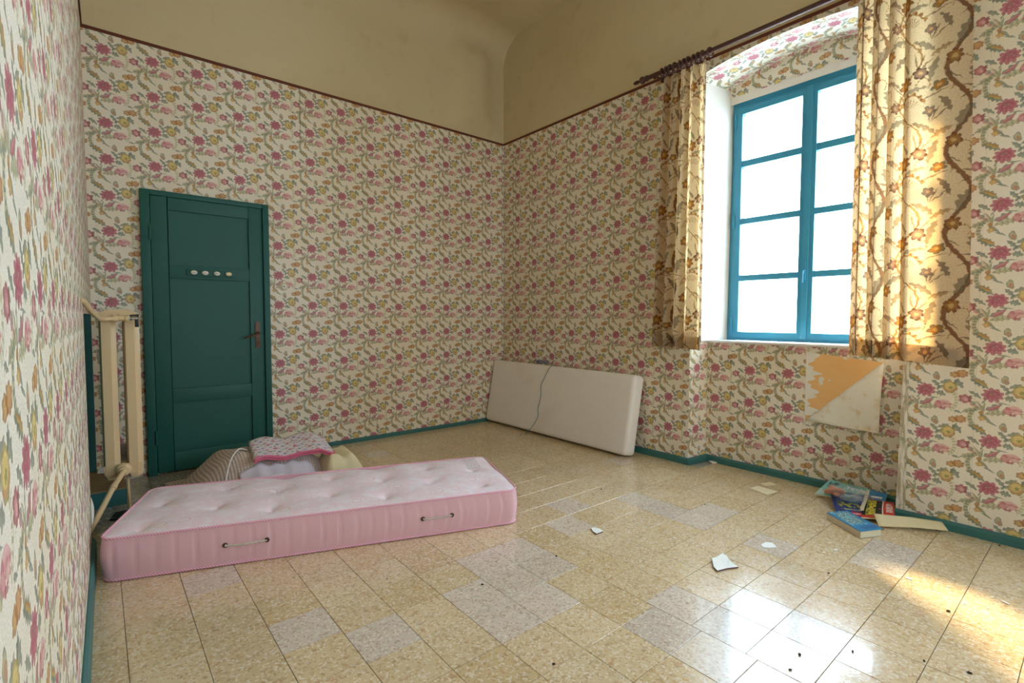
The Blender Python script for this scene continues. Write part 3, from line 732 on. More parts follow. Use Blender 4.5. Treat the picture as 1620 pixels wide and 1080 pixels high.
# ================================================================== DOOR
door=empty('door_1',(0.655,YB,0)); tag(door,kind='structure')
def dx(x): return x-0.655
b=MB()
FX0,FX1=0.246,1.063
for (x0,x1,z0,z1) in ((FX0,0.30,0,2.006),(1.018,FX1,0,2.006),(0.30,1.018,1.97,2.006)):
    b.box((dx(x0),-0.045,z0),(dx(x1),0.0,z1))
b.build('door_frame',M_DOOR,door,bevel=0.005)
b=MB()
b.tube([(dx(1.022),-0.049,0.0),(dx(1.022),-0.049,1.97)],0.006,8); b.build('door_bead',M_DOOR,door,smooth=True)
b=MB()
def db(x0,x1,z0,z1,y0=-0.036,y1=0.0): b.box((dx(x0),y0,z0),(dx(x1),y1,z1))
db(0.303,0.402,0.012,1.967); db(0.918,1.015,0.012,1.967)
for (z0,z1) in ((1.88,1.967),(1.40,1.492),(0.505,0.607),(0.012,0.15)): db(0.402,0.918,z0,z1)
leaf_=b.build('door_leaf',M_DOOR,door,bevel=0.003)
for (z0,z1) in ((1.492,1.88),(0.607,1.40),(0.15,0.505)):
    b=MB(); db(0.400,0.920,z0,z1,-0.020,-0.002); b.build('door_panel',M_DOOR,door)
for z in (1.66,0.22):
    b=MB(); b.tube([(dx(0.298),-0.050,z),(dx(0.298),-0.050,z+0.10)],0.008,10); b.build('hinge',M_DOOR,door,smooth=True)
b=MB(); b.prism([(dx(0.967)+0.018*cos(a)*1.0,(0.985+(0.088 if sin(a)>0 else -0.088))+0.018*sin(a)) for a in [2*pi*k/20 for k in range(20)]],1,-0.041,-0.035)
plate=b.build('lock_plate',M_BRONZE,door,bevel=0.0015)
b=MB(); b.tube([(dx(0.970),-0.040,1.0),(dx(0.970),-0.075,1.0),(dx(0.955),-0.083,0.997),(dx(0.92),-0.086,0.980),(dx(0.875),-0.084,0.966),(dx(0.866),-0.080,0.960)],lambda t:0.0095-0.003*t,10)
b.lathe([(0.0,0.0),(0.014,0.001),(0.013,0.008),(0.0,0.009)],Matrix.Translation((dx(0.970),-0.041,1.0))@Matrix.Rotation(pi/2,4,'X'))
b.build('lever_handle',M_BRONZE,door,smooth=True)
b=MB(); b.lathe([(0.0,0.0),(0.004,0.0),(0.004,0.001),(0,0.001)],Matrix.Translation((dx(0.969),-0.0412,0.925))@Matrix.Rotation(pi/2,4,'X'),10); b.box((dx(0.967),-0.0425,0.908),(dx(0.971),-0.0412,0.924)); b.build('keyhole',M_BLACK,door)
# coat rack strip with four enamel knobs on the middle rail
rack=empty('coat_rack',(0.66,YB-0.036,1.443)); tag(rack,'green coat rail with four white enamel knobs mounted on the green door','coat rack')
b=MB(); b.box((-0.155,-0.014,-0.022),(0.155,0.0,0.022)); b.build('rail',M_DOOR,rack,bevel=0.004)
for i,x in enumerate((0.549,0.619,0.694,0.771)):
    k=MB(); Mx=Matrix.Translation((x-0.66,-0.014,0.003))@Matrix.Rotation(pi/2,4,'X')@Matrix.Diagonal((1.0,0.72,1,1))
    k.lathe([(0.006,0.0),(0.006,0.010),(0.019,0.013),(0.021,0.018),(0.017,0.024),(0.008,0.027),(0.0,0.0275)],Mx,18)
    kn=k.build('knob',M_PORCELAIN if i<3 else M_CREAMKNOB,rack,smooth=True)
    if i<3:
        m=MB()
        for (ax,az,wx,wz) in ((-0.007,0.0,0.006,0.003),(0.001,0.001,0.005,0.0035),(0.008,-0.001,0.005,0.003)):
            m.box((x-0.66+ax-wx/2,-0.0425,az+0.003-wz/2),(x-0.66+ax+wx/2,-0.0385,az+0.003+wz/2))
        m.build('printed_mark',M_REDINK,kn)
# round wall plate to the right of the door
sw=empty('round_switch',(1.176,YB,1.372)); tag(sw,'small round white wall plate on the wallpaper right of the door','switch')
Rm=Matrix.Rotation(pi/2,4,'X')
b=MB(); b.lathe([(0.034,0.0),(0.034,0.004),(0.026,0.010),(0.0,0.011)],Rm,24); b.build('plate',plain('ivory_bakelite','#d6ccae',0.35,0.4),sw,smooth=True)
b=MB(); b.lathe([(0.018,0.010),(0.018,0.014),(0.014,0.017),(0.0,0.017)],Rm,20); b.build('rosette',M_PORCELAIN,sw,smooth=True)
b=MB(); b.lathe([(0.005,0.016),(0.005,0.021),(0.0,0.022)],Rm,10); b.build('toggle',M_BLACK,sw,smooth=True)

# ================================================================== CURTAIN ROD AND CURTAINS
rod=empty('curtain_rod',(3.345,1.4,2.985)); tag(rod,'dark wooden curtain rod with turned finial across the top of the window','curtain rod')
b=MB(); b.tube([(0,1.0,0),(0,-1.25,0)],0.0165,14); b.build('pole',M_WOOD,rod,smooth=True)
for s,y in ((1,1.0),(-1,-1.25)):
    b=MB(); Mx=Matrix.Translation((0,y,0))@Matrix.Rotation(-s*pi/2,4,'X')
    b.lathe([(0.0165,-0.02),(0.023,-0.008),(0.023,0.002),(0.012,0.008),(0.020,0.018),(0.028,0.032),(0.027,0.046),(0.014,0.058),(0.010,0.066),(0.014,0.084),(0.0145,0.102),(0.009,0.118),(0.0,0.121)],Mx,16)
    b.build('finial',M_WOOD,rod,smooth=True)
for y in (0.93,-1.2):
    b=MB(); b.tube([(0.122,y,0.0),(0.03,y,-0.004),(0.0,y,-0.024)],0.008,8); b.lathe([(0.022,0.0),(0.022,0.006),(0.0,0.01)],Matrix.Translation((0.122,y,0))@Matrix.Rotation(-pi/2,4,'Y'),14); b.build('bracket',M_WOOD,rod,smooth=True)

def ring_mesh():
    b=MB(); pts=[(0.0,0.0,0.0)]
    N=20
    b.grid(lambda u,v:((0.0285+0.0060*cos(2*pi*v))*cos(2*pi*u), 0.0060*sin(2*pi*v),(0.0285+0.0060*cos(2*pi*v))*sin(2*pi*u)),N,8)
    return b
def make_curtain_obj(name,label,grp,x0,fold,ya,yb,ztop,zbot,nfold,rings,uvo=0.0):
    """fold(u,v)->(dx,dy); ya(v): far edge y, yb(v): near edge y; v=0 top"""
    root=empty(name,(x0,(ya(1)+yb(1))/2,0)); tag(root,label,'curtain',grp)
    yc=(ya(1)+yb(1))/2
    NU,NV=nfold,44
    def P(u,v):
        d=fold(u,v); y=ya(v)+(yb(v)-ya(v))*u+d[1]
        zb=zbot(u); z=ztop+(zb-ztop)*v
        return Vector((d[0],y-yc,z))
    L=[0.0]
    for i in range(NU): L.append(L[-1]+(P((i+1)/NU,0.6)-P(i/NU,0.6)).length)
    uvf=lambda u,v:(L[int(round(u*NU))]*100+uvo,(P(u,v).z)*100)
    b=MB(); b.grid(P,NU,NV,uvfn=uvf); cl=b.build('cloth',M_CURTAIN,root,smooth=True,angle=180)
    hem=MB(); 
    def H(u,v):
        q=P(u,0.952+0.048*v); e=(P(min(1,u+0.01),0.97)-P(max(0,u-0.01),0.97)); n=Vector((-e.y,e.x,0)).normalized()
        if n.x<0: n=-n
        return q+n*0.005
    hem.grid(H,NU,4,uvfn=lambda u,v:(L[int(round(u*NU))]*100+9,(v)*10)); hem.build('hem',M_CURTAIN,root,smooth=True,angle=180)
    rb=ring_mesh()
    first=None
    for y in rings:
        if first is None:
            rg=rb.build('ring',M_WOOD,root,smooth=True); first=rg
            h=MB(); h.tube([(0,0,-0.030),(0.004,0.002,-0.042),(0.0,0.0,-0.055),(-0.006,-0.003,-0.066)],0.0032,6); hk=h.build('hook',M_WOOD,rg)
        else:
            rg=first.copy(); COL.objects.link(rg); rg.parent=root
            h2=hk.copy(); COL.objects.link(h2); h2.parent=rg
        rg.location=(3.345-x0,y-yc,2.985-0.0055); rg.rotation_euler=(0,0,RND.uniform(-0.25,0.25))
    return root
def foldL(u,v):
    k=0.022+0.016*v
    ph=2*pi*(4.6*u+0.25*sin(3*u))
    return (k*cos(ph)+0.008*cos(2.3*ph+1)*(1-v*0.5), 0.012*sin(2*ph)*(0.4+v*0.3))
make_curtain_obj('curtain','narrow bunched curtain on the corner side of the window, printed cream and brown','window curtains',
    3.335,foldL,lambda v:2.245+0.075*v,lambda v:1.885-0.012*v,2.925,lambda u:0.905-0.012*u,110,[2.26,2.225,2.19,2.15,2.11,2.075,2.04,2.0,1.965,1.93,1.875],3)
def foldR(u,v):
    # tight folds near the opening edge, nearly flat towards the camera
    t=u/0.5
    if u<0.5:
        ph=2*pi*(3.4*t); a=0.046*(1-0.55*t)
        return (-0.004+a*cos(ph+0.4), 0.016*sin(2*ph)*(1-t))
    e=(u-0.5)/0.5
    ph0=2*pi*3.4
    base_=-0.004+0.046*0.45*cos(ph0+0.4)
    return (base_*(1-sst(e*2.5))+0.006*sin(e*7.0)*sst(e*2.5)-0.004*sst(e*2.5), 0.0)
make_curtain_obj('curtain','wide printed curtain on the near side of the window, half flat and glowing with sun','window curtains',
    3.335,foldR,lambda v:0.985-0.012*v,lambda v:0.505-0.05*v,2.925,lambda u:0.918-0.040*u,150,[0.975,0.93,0.89,0.85,0.81,0.74,0.66,0.58,0.51],6)

# ================================================================== RADIATOR
rad=empty('radiator',(0.095,3.72,0),(0,0,-0.024)); tag(rad,'tall cream two-column cast iron radiator in the corner beside the green door','radiator')
RY0,NS,SP=3.43,10,0.056
ZT,ZL=1.165,0.245
cx=(0.042,0.143)
sec=[]
def section(y):
    b=MB()
    for c in cx:
        hw,hd=0.036,0.0255
        poly=[(-hw,-hd*0.35),(-hw*0.75,-hd),(hw*0.32,-hd*1.04),(hw*0.42,-hd*0.86),(hw,-hd*0.5),(hw,hd*0.55),(hw*0.55,hd*0.8),(hw*0.35,hd),(-hw*0.75,hd),(-hw,hd*0.35)]
        zs=[(ZL,0.55),(ZL+0.01,0.8),(ZL+0.03,1.0),(ZT-0.06,1.0),(ZT-0.03,0.97)]
        for (z0,s0),(z1,s1) in zip(zs[:-1],zs[1:]):
            for i in range(10):
                j=(i+1)%10
                f=lambda p,s,z:(c-0.09+p[0]*s, p[1]*s, z)
                b.face([f(poly[i],s0,z0),f(poly[j],s0,z0),f(poly[j],s1,z1),f(poly[i],s1,z1)])
        b.face([(c-0.09+p[0]*0.55,p[1]*0.55,ZL) for p in reversed(poly)])
    # domed head bridging both columns, and the lower bridge
    M=14; prev=None
    def bridge(z0,z1,dome):
        pts=[]
        for k in range(M+1):
            x=-0.085+0.168*k/M; q=abs(k/M*2-1)
            pts.append((x,z1+dome*(1-q**2.6)))
        poly=[(-0.080,z0)]+pts+[(0.078,z0)]
        b.prism(poly,1,-0.0235,0.0235)
    bridge(ZT-0.065,ZT-0.022,0.022)
    bridge(0.275,0.325,0.004)
    for z in (ZT-0.035,0.30):
        b.tube([(-0.0,-SP/2,z),(-0.0,SP/2,z)],0.027,12)
    return b
s0=section(0).build('section',M_IRON,rad,bevel=0.0)
s0.data.polygons.foreach_set('use_smooth',[True]*len(s0.data.polygons)); s0.data.set_sharp_from_angle(angle=radians(45))
for k in range(NS):
    o=s0 if k==0 else s0.copy()
    if k: COL.objects.link(o); o.parent=rad
    o.location=(0,RY0+SP*k-3.72,0)
yf=RY0-0.03-3.72   # front of the first section, local
def P2(x,y,z): return (x-0.09,y-3.72,z)
b=MB(); b.lathe([(0.0,0.0),(0.034,0.0),(0.036,0.008),(0.030,0.014),(0.030,0.022),(0.022,0.024),(0.022,0.040),(0.0,0.042)],Matrix.Translation((0.0,yf,0.30))@Matrix.Rotation(pi/2,4,'X'),18)
b.build('lower_hub',M_IRON,rad,smooth=True)
b=MB(); b.tube([P2(0.09,3.38,0.30),P2(0.088,3.355,0.298),P2(0.075,3.33,0.283),P2(0.045,3.27,0.247),P2(-0.035,3.06,0.13),P2(-0.06,3.0,0.10)],0.0135,12)
b.lathe([(0.0,-.014),(0.0165,-0.014),(0.0165,0.014),(0.0,.014)],Matrix.Translation(P2(0.045,3.27,0.247))@Vector((-0.08,-0.21,-0.117)).to_track_quat('Z','Y').to_matrix().to_4x4(),14)
b.build('return_pipe',M_IRON,rad,smooth=True)
b=MB(); b.tube([P2(0.105,3.46,0.26),P2(0.112,3.47,0.0)],0.008,10); b.build('foot',M_IRON,rad,smooth=True)
b=MB(); b.tube([P2(-0.052,2.88,1.205),P2(-0.030,2.93,1.195),P2(-0.010,3.06,1.150),P2(0.012,3.25,1.118),P2(0.03,3.335,1.113),P2(0.075,3.36,1.117),P2(0.105,3.365,1.119)],0.0115,12)
b.build('feed_pipe',M_IRON,rad,smooth=True)
b=MB()
Mv=Matrix.Translation(P2(0.075,3.36,1.117))@Matrix.Rotation(pi/2,4,'Y')
b.lathe([(0.0,-0.006),(0.018,-0.006),(0.018,0.008),(0.014,0.012),(0.0135,0.04),(0.017,0.044),(0.017,0.058),(0.012,0.060),(0.0,0.060)],Mv,14)
b.tube([P2(0.092,3.36,1.117),P2(0.092,3.40,1.125)],0.014,10)
b.build('valve_body',M_IRON,rad,smooth=True)
b=MB(); b.lathe([(0.0,0.06),(0.012,0.06),(0.013,0.066),(0.009,0.07),(0.010,0.098),(0.0,0.10)],Mv,12); b.build('valve_spindle',M_CHROME,rad,smooth=True)
b=MB(); b.box(P2(0.158,3.352,1.070),P2(0.176,3.368,1.115)); b.box(P2(0.137,3.353,1.128),P2(0.176,3.367,1.136)); b.box(P2(0.168,3.353,1.11),P2(0.176,3.367,1.136)); b.build('valve_lever',M_BLACK,rad,bevel=0.003)

# ================================================================== PINK MATTRESS
ML,MW,MH=1.885,0.68,0.19
dirL=Vector((0.9405,-0.3398,0)); dirW=Vector((0.3398,0.9405,0))
FLc=Vector((-0.026,2.690,0)); ctr=FLc+dirL*ML/2+dirW*MW/2
mat=empty('pink_mattress',ctr,(0,0,atan2(dirL.y,dirL.x))); tag(mat,'pink tufted floral mattress lying on the tiled floor against the left wall','mattress')
def rr_pt(s,a,b,r):
    """point on a rounded rectangle, s in 0..1 around"""
    sx,sy=2*(a-r),2*(b-r); q=pi*r/2; per=2*sx+2*sy+4*q; d=(s%1)*per
    for (ln,kind,k) in ((sx,'l',0),(q,'c',0),(sy,'l',1),(q,'c',1),(sx,'l',2),(q,'c',2),(sy,'l',3),(q,'c',3)):
        if d<=ln+1e-9:
            if kind=='l':
                if k==0: return (-(a-r)+d,-b)
                if k==1: return (a,-(b-r)+d)
                if k==2: return ((a-r)-d,b)
                return (-a,(b-r)-d)
            th=d/r if r>1e-6 else 0
            cxy=((a-r),-(b-r)) if k==0 else ((a-r),(b-r)) if k==1 else (-(a-r),(b-r)) if k==2 else (-(a-r),-(b-r))
            th0=-pi/2+k*pi/2+th
            return (cxy[0]+r*cos(th0),cxy[1]+r*sin(th0))
        d-=ln
    return (-(a-r),-b)
tufts_px=[(-0.74,-0.20),(-0.70,0.02),(-0.66,0.22),(-0.36,-0.20),(-0.37,0.02),(-0.36,0.22),(-0.06,-0.19),(-0.06,0.03),(-0.06,0.23),(0.24,-0.19),(0.24,0.03),(0.24,0.23),(0.52,-0.19),(0.53,0.03),(0.53,0.23),(0.79,-0.18),(0.79,0.05),(0.79,0.24)]
def unproj(px,py,z):
    d=fw+r2*((px-810)/FPX)+u2*((540-py)/FPX); t=(z-CAM_Z)/d.z; return Vector((0,0,CAM_Z))+d*t
tufts=[]
for (px,py) in [(255,797),(222,833),(359,773),(341,802),(429,804),(440,776),(450,754),(523,782),(523,757),(611,784),(605,759),(597,741),(683,761),(673,741),(762,766),(747,743)]:
    p=unproj(px,py,MH)-ctr; tufts.append((p.dot(dirL),p.dot(dirW)))
def top_z(x,y):
    d=min(ML/2-abs(x),MW/2-abs(y)); z=MH-0.004+0.024*(1-exp(-max(0,d)/0.07))
    for (a,b_) in tufts:
        r2_=((x-a)**2+(y-b_)**2); r_=sqrt(r2_)
        z-=0.032*exp(-r_/0.020)+0.018*exp(-r2_/0.010)
    # long channels between tufts
    z+=0.002*sin(x*9+2)*sin(y*14)
    return z
b=MB(); NP_=600; RK=46
def ringf(u,v):
    d=(MW/2-0.0004)*(1-(1-v)**1.25) ; d=min(d,MW/2-0.0004)
    r=max(0.055-d,0.0003); x,y=rr_pt(u,ML/2-d,MW/2-d,r)
    return (x,y,top_z(x,y))
b.grid(ringf,NP_,RK,closed=True)
b.build('top_panel',M_PINKTOP,mat,smooth=True,angle=180)
b=MB()
perim=2*(ML-0.11)+2*(MW-0.11)+2*pi*0.055
def sidef(u,v):
    z=0.008+v*(MH-0.012)
    g=abs(((u*perim/0.075)%1)-0.5)*2  # 1 at seams
    bulge=0.010*sin(pi*v)-0.007*max(0,(g-0.80)/0.20)*sin(pi*v)
    x,y=rr_pt(u,ML/2+bulge,MW/2+bulge,0.055+bulge)
    return (x,y,z)
b.grid(sidef,520,8,closed=True,flip=False)
b.build('side_border',M_PINKSIDE,mat,smooth=True,angle=180)
b=MB(); b.face([(*rr_pt(k/80,ML/2,MW/2,0.055),0.008) for k in reversed(range(80))]); b.build('underside',M_PINKSIDE,mat)
for z in (MH-0.003,0.007):
    b=MB(); b.tube([(*rr_pt(k/200,ML/2+0.001,MW/2+0.001,0.056),z) for k in range(201)],0.0048,8,caps=False); b.build('piping',M_PIPING,mat,smooth=True)
M_ROPE=plain('grey_white_rope','#cfc6b8',0.7,0.2,0,0.25,150)
for (xa,xb) in ((-0.47,-0.30),(0.42,0.57)):
    h=MB()
    n=28
    for ph in (0,pi):
        h.tube([(xa+(xb-xa)*k/n,-MW/2-0.016+0.003*sin(ph+k*1.1),MH*0.52+0.003*cos(ph+k*1.1)-0.004*sin(pi*k/n)) for k in range(n+1)],0.0028,6)
    hd=h.build('rope_handle',M_ROPE,mat,smooth=True)
    for xx in (xa,xb):
        e=MB(); Mx=Matrix.Translation((xx,-MW/2-0.009,MH*0.52))@Matrix.Rotation(pi/2,4,'X')
        e.lathe([(0.004,0.0),(0.011,0.0),(0.0115,0.004),(0.008,0.006),(0.0045,0.004)],Mx,14); e.build('eyelet',M_BRONZE,hd,smooth=True)
def make_print():
    t=NT('care_print'); x=t.sep(t.uv())
    l=t.math('MULTIPLY',t.step(t.math('SINE',t.math('MULTIPLY',x[1],2*pi*7)),0.2,0.5),t.step(t.noise(t.vmath('MULTIPLY',t.uv(),(60,14,1)),1.0,1),0.40,0.46))
    return t.done(t.bsdf(t.mix(l,rgb('#efe3ea'),rgb('#b3a9b0')),0.7,0.2))
M_PRINT=make_print(); M_TUFT=plain('faded_tuft_thread','#b98a90',0.8,0.1)
for (a_,b_) in tufts:
    q=MB(); q.lathe([(0.0,0.006),(0.006,0.005),(0.008,0.0),(0.004,-0.004)],Matrix.Translation((a_,b_,top_z(a_,b_)+0.001)),8); q.build('tuft',M_TUFT,mat,smooth=True)
b=MB(); p0=(ML/2-0.17,0.10)
def lab(u,v):
    x=p0[0]+0.085*u; y=p0[1]+0.17*v; return (x,y,top_z(x,y)+0.0012)
b.grid(lab,8,10,uvfn=lambda u,v:(v,1-u)); b.build('printed_label',M_PRINT,mat,smooth=True)

# ================================================================== WHITE MATTRESS leaning on the right wall
WL,WH,WT=1.875,0.655,0.135
tilt=math.asin(0.125/WH)
wm=empty('white_mattress',(3.20,3.385,0.0)); tag(wm,'off-white cot mattress leaning on its side against the right wall near the corner','mattress')
b=MB()
def rbox(bm_name,L,H,T,r,fn):
    bm=bmesh.new(); bmesh.ops.create_cube(bm,size=1.0)
    for v in bm.verts: v.co=Vector((v.co.x*T,v.co.y*L,v.co.z*H))
    bmesh.ops.bevel(bm,geom=list(bm.edges),offset=r,segments=5,profile=0.6,affect='EDGES')
    me=bpy.data.meshes.new(bm_name); bm.to_mesh(me); bm.free(); return me
me=rbox('mattress_body',WL,WH,WT,0.042,None); me.materials.append(M_WMAT)
me.polygons.foreach_set('use_smooth',[True]*len(me.polygons))
body=bpy.data.objects.new('body',me); COL.objects.link(body); body.parent=wm
Mt=Matrix.Rotation(tilt,4,'Y')
body.matrix_local=Mt@Matrix.Translation((WT/2,0,WH/2+0.0))
body.location.z+=sin(tilt)*WT
for f in (0.0,1.0):
    b=MB(); xx=(-0.001 if f==0 else WT+0.001)
    b.tube([(xx,WL/2*0+rr_pt(k/120,WL/2-0.012,WH/2-0.012,0.05)[0],WH/2+rr_pt(k/120,WL/2-0.012,WH/2-0.012,0.05)[1]) for k in range(121)],0.0035,6,caps=False)
    o=b.build('seam',M_WMAT,wm,smooth=True); o.matrix_local=Matrix.Translation((0,0,sin(tilt)*WT))@Mt@Matrix.Translation((0.012 if f==0 else -0.012,0,0))
# thin wire hanging over it
def wmp(x,y,z): return Vector((3.20,3.385,sin(tilt)*WT))+Mt@Vector((x,y,z))
b=MB(); ws=[(0.06,-0.02,WH+0.004),(0.02,-0.01,WH+0.002),(-0.006,0.0,WH-0.03),(-0.006,0.045,WH-0.12),(-0.006,0.08,WH-0.20),(-0.006,0.06,WH-0.30),(-0.006,0.075,WH-0.42),(-0.006,0.06,WH-0.50),(-0.007,0.10,WH-0.58)]
pts=[wmp(x,y+0.05,z) for x,y,z in ws]+[Vector((3.165,3.60,0.004)),Vector((3.11,3.62,0.004)),Vector((3.06,3.56,0.004))]
def spline(p,n=8):
    out=[]
    for i in range(len(p)-1):
        a=p[max(i-1,0)];b_=p[i];c=p[i+1];d=p[min(i+2,len(p)-1)]
        for k in range(n):
            t=k/n; out.append(0.5*((2*b_)+(c-a)*t+(2*a-5*b_+4*c-d)*t*t+(3*b_-a-3*c+d)*t**3))
    out.append(p[-1]); return out
b.tube(spline(pts),0.0028,6)
tag(b.build('thin_wire',M_WIRE,smooth=True),'thin blue-grey wire hanging down the front of the white mattress to the floor','wire')
b=MB(); cpt=wmp(0.07,0.25,WH+0.012); r_=random.Random(5); pts=[]
for k in range(60):
    a=k*0.62; pts.append(cpt+Vector((0.028*sin(a*1.3)+0.008*r_.random(),0.085*cos(a)*(0.7+0.3*r_.random()),0.018+0.016*sin(a*2.1))))
b.tube(spline(pts,4),0.0026,6)
tag(b.build('cord_tangle',plain('slate_blue_cord','#6f7590',0.6,0.2),smooth=True),'tangle of slate blue cord on top of the leaning white mattress','cord')

# ================================================================== BEDDING PILE behind the pink mattress
def bl(u,v):
    x=0.30+1.05*u; y=3.36+0.66*v
    e=sst(u/0.38)*sst((1-u)/0.30)*sst(v/0.34)*sst((1-v)/0.30)
    z=0.012+0.235*e*(0.92+0.10*sin(u*5+1)+0.05*sin(u*17+v*6))+0.006*sin(u*40+v*13)*e
    x+=0.015*sin(v*9); y+=0.02*sin(u*8)
    return (x,y,z)
b=MB(); b.grid(bl,70,44)
tag(b.build('crumpled_blanket',M_BLANKET,smooth=True,solid=0.006,angle=180),'crumpled beige ribbed blanket heaped behind the pink mattress by the door','blanket')
def blz(x,y): return bl((x-0.30)/1.05,(y-3.36)/0.66)[2]
# folded floral towel with pink binding, two layers
tw=empty('folded_towel',(0.98,3.6,0.2)); tag(tw,'folded floral towel with pink binding on top of the beige blanket','towel')
def towel(layer):
    def f(u,v):
        x=0.735+0.50*u+0.04*v; y=3.43+0.33*v+0.02*sin(u*4)-0.012*layer
        z=0.205+0.052*v+0.020*sin(u*9+0.5)*0.5-0.04*sst((u-0.78)/0.22)+0.017*layer+0.006*sin(u*14+v*5)
        z=max(z, blz(x,y)+0.012+0.015*layer)
        return (x-0.98,y-3.6,z-0.2)
    return f
for l in (0,1):
    b=MB(); b.grid(towel(l),30,16,uvfn=lambda u,v:(u,v)); b.build('fold_layer',M_FLORAL,tw,smooth=True,solid=0.010,angle=180)
    b=MB(); f=towel(l); b.tube([f(k/30,0.0) for k in range(31)]+[f(1.0,0.12)],0.0085,8); b.build('binding',M_PINKTRIM,tw,smooth=True)
def cc(u,v):
    x=1.17+0.30*u; y=3.32+0.34*v
    e=sst(u/0.2+0.35)*sst((1-u)/0.45)*sst(v/0.2)*sst((1-v)/0.3)
    return (x,y,0.010+0.165*e*(1+0.12*sin(u*9+v*4))+0.008*sin(u*22+v*9)*e)
b=MB(); b.grid(cc,30,26); tag(b.build('cream_cloth',M_CREAMCLOTH,smooth=True,solid=0.004,angle=180),'creased cream cloth slumped at the right end of the bedding heap','cloth')
def lc(u,v):
    x=0.66+0.46*u; y=3.36+0.12*v
    e=sst(u/0.25)*sst((1-u)/0.25)*sst(v/0.3+0.2)
    return (x,y,max(blz(x,y)+0.010,0.02)+0.05*e*(1-v*0.3)+0.008*sin(u*30)*e)
b=MB(); b.grid(lc,40,12); tag(b.build('white_sheet',M_LILAC,smooth=True,solid=0.004,angle=180),'rumpled white sheet edge peeking out under the floral towel','sheet')
def cord(pl,label):
    b=MB(); b.tube(spline([Vector((x,y,blz(x,y)+h)) for x,y,h in pl],8),0.0042,8); tag(b.build('loose_string',M_WHITECORD,smooth=True),label,'cord')
cord([(0.56,3.38,0.02),(0.575,3.45,0.018),(0.62,3.53,0.02),(0.68,3.60,0.02),(0.74,3.64,0.02)],'long white cord curving over the beige blanket left of the floral towel')
cord([(0.78,3.37,0.06),(0.80,3.40,0.065),(0.85,3.41,0.07),(0.90,3.42,0.06)],'short white cord loop lying below the floral towel')

# ================================================================== BOOKS AND PAPERS by the right wall
def sheet(name,mat,c,parent=None,**k): pass
def quadbox(corners,z0,z1):
    """thin slab over four floor corners (x,y) with per-corner lift"""
    b=MB(); lo=[Vector((p[0],p[1],z0+p[2])) for p in corners]; hi=[Vector((p[0],p[1],z1+p[2])) for p in corners]
    uvs=[(0,0),(1,0),(1,1),(0,1)]
    n=(lo[1]-lo[0]).cross(lo[2]-lo[0]).z
    if n<0: lo.reverse(); hi.reverse(); uvs.reverse()
    b.face(hi,uvs); b.face(lo[::-1])
    for i in range(4):
        j=(i+1)%4; b.face([lo[i],lo[j],hi[j],hi[i]])
    return b
def cover_mat(name,base_,bits):
    """bits: rectangles (u0,v0,u1,v1,colour) of flat print, plus mottled picture"""
    t=NT(name); x=t.sep(t.uv()); col=rgb(base_)
    for bt in bits:
        u0,v0,u1,v1,c=bt[:5]
        m=t.math('MULTIPLY',t.math('MULTIPLY',t.step(x[0],u0-.004,u0+.004),t.step(x[0],u1+.004,u1-.004)),t.math('MULTIPLY',t.step(x[1],v0-.004,v0+.004),t.step(x[1],v1+.004,v1-.004)))
        if len(bt)>5:
            kind=bt[5]
            if kind=='pic': m=t.math('MULTIPLY',m,t.step(t.noise(t.uv(),bt[6],3,0.6),0.48,0.56))
            if kind=='txt': m=t.math('MULTIPLY',m,t.step(t.noise(t.vmath('MULTIPLY',t.uv(),bt[6]),1.0,1),0.44,0.48))
        col=t.mix(m,col,rgb(c))
    return t.done(t.bsdf(col,0.3,0.4))
# book: corners FL, FR, BR, BL from the photo
bk=empty('paperback_book',(3.10,0.86,0)); tag(bk,'thick blue picture book with white pages lying flat in front of the magazines','book')
B=[(3.118,0.985),(2.985,0.795),(3.105,0.735),(3.238,0.925)]
def rel(c,z=0): return [(x-3.10,y-0.86,z) for x,y in c]
quadbox(rel(B),0.004,0.034).build('page_block',M_OFFPAPER,bk)
M_BOOK=cover_mat('blue_book_cover','#2f86b8',[(0.12,0.28,0.86,1.0,'#8fcbd8','pic',9),(0.2,0.35,0.8,0.9,'#cfe0c8','pic',14),(0.2,0.35,0.85,0.9,'#5a6f60','pic',17),(0.4,0.55,0.7,0.75,'#55b9c8','pic',6),(0.3,0.06,0.95,0.2,'#2a6fa8')])
ce=[(3.122,0.992),(2.978,0.79),(3.107,0.727),(3.246,0.93)]
o=quadbox([(ce[1][0]-3.10,ce[1][1]-.86,0),(ce[2][0]-3.10,ce[2][1]-.86,0),(ce[3][0]-3.10,ce[3][1]-.86,0),(ce[0][0]-3.10,ce[0][1]-.86,0)],0.034,0.037).build('front_cover',M_BOOK,bk)
quadbox(rel(ce),0.001,0.004).build('back_cover',plain('white_card','#e6e2da',0.4,0.3),bk)
quadbox(rel([ce[0],ce[1],(B[1][0]+0.001,B[1][1]+0.001),(B[0][0]+0.001,B[0][1]-0.001)]),0.004,0.034).build('spine',plain('cream_spine','#d8ccb6',0.4,0.3),bk)
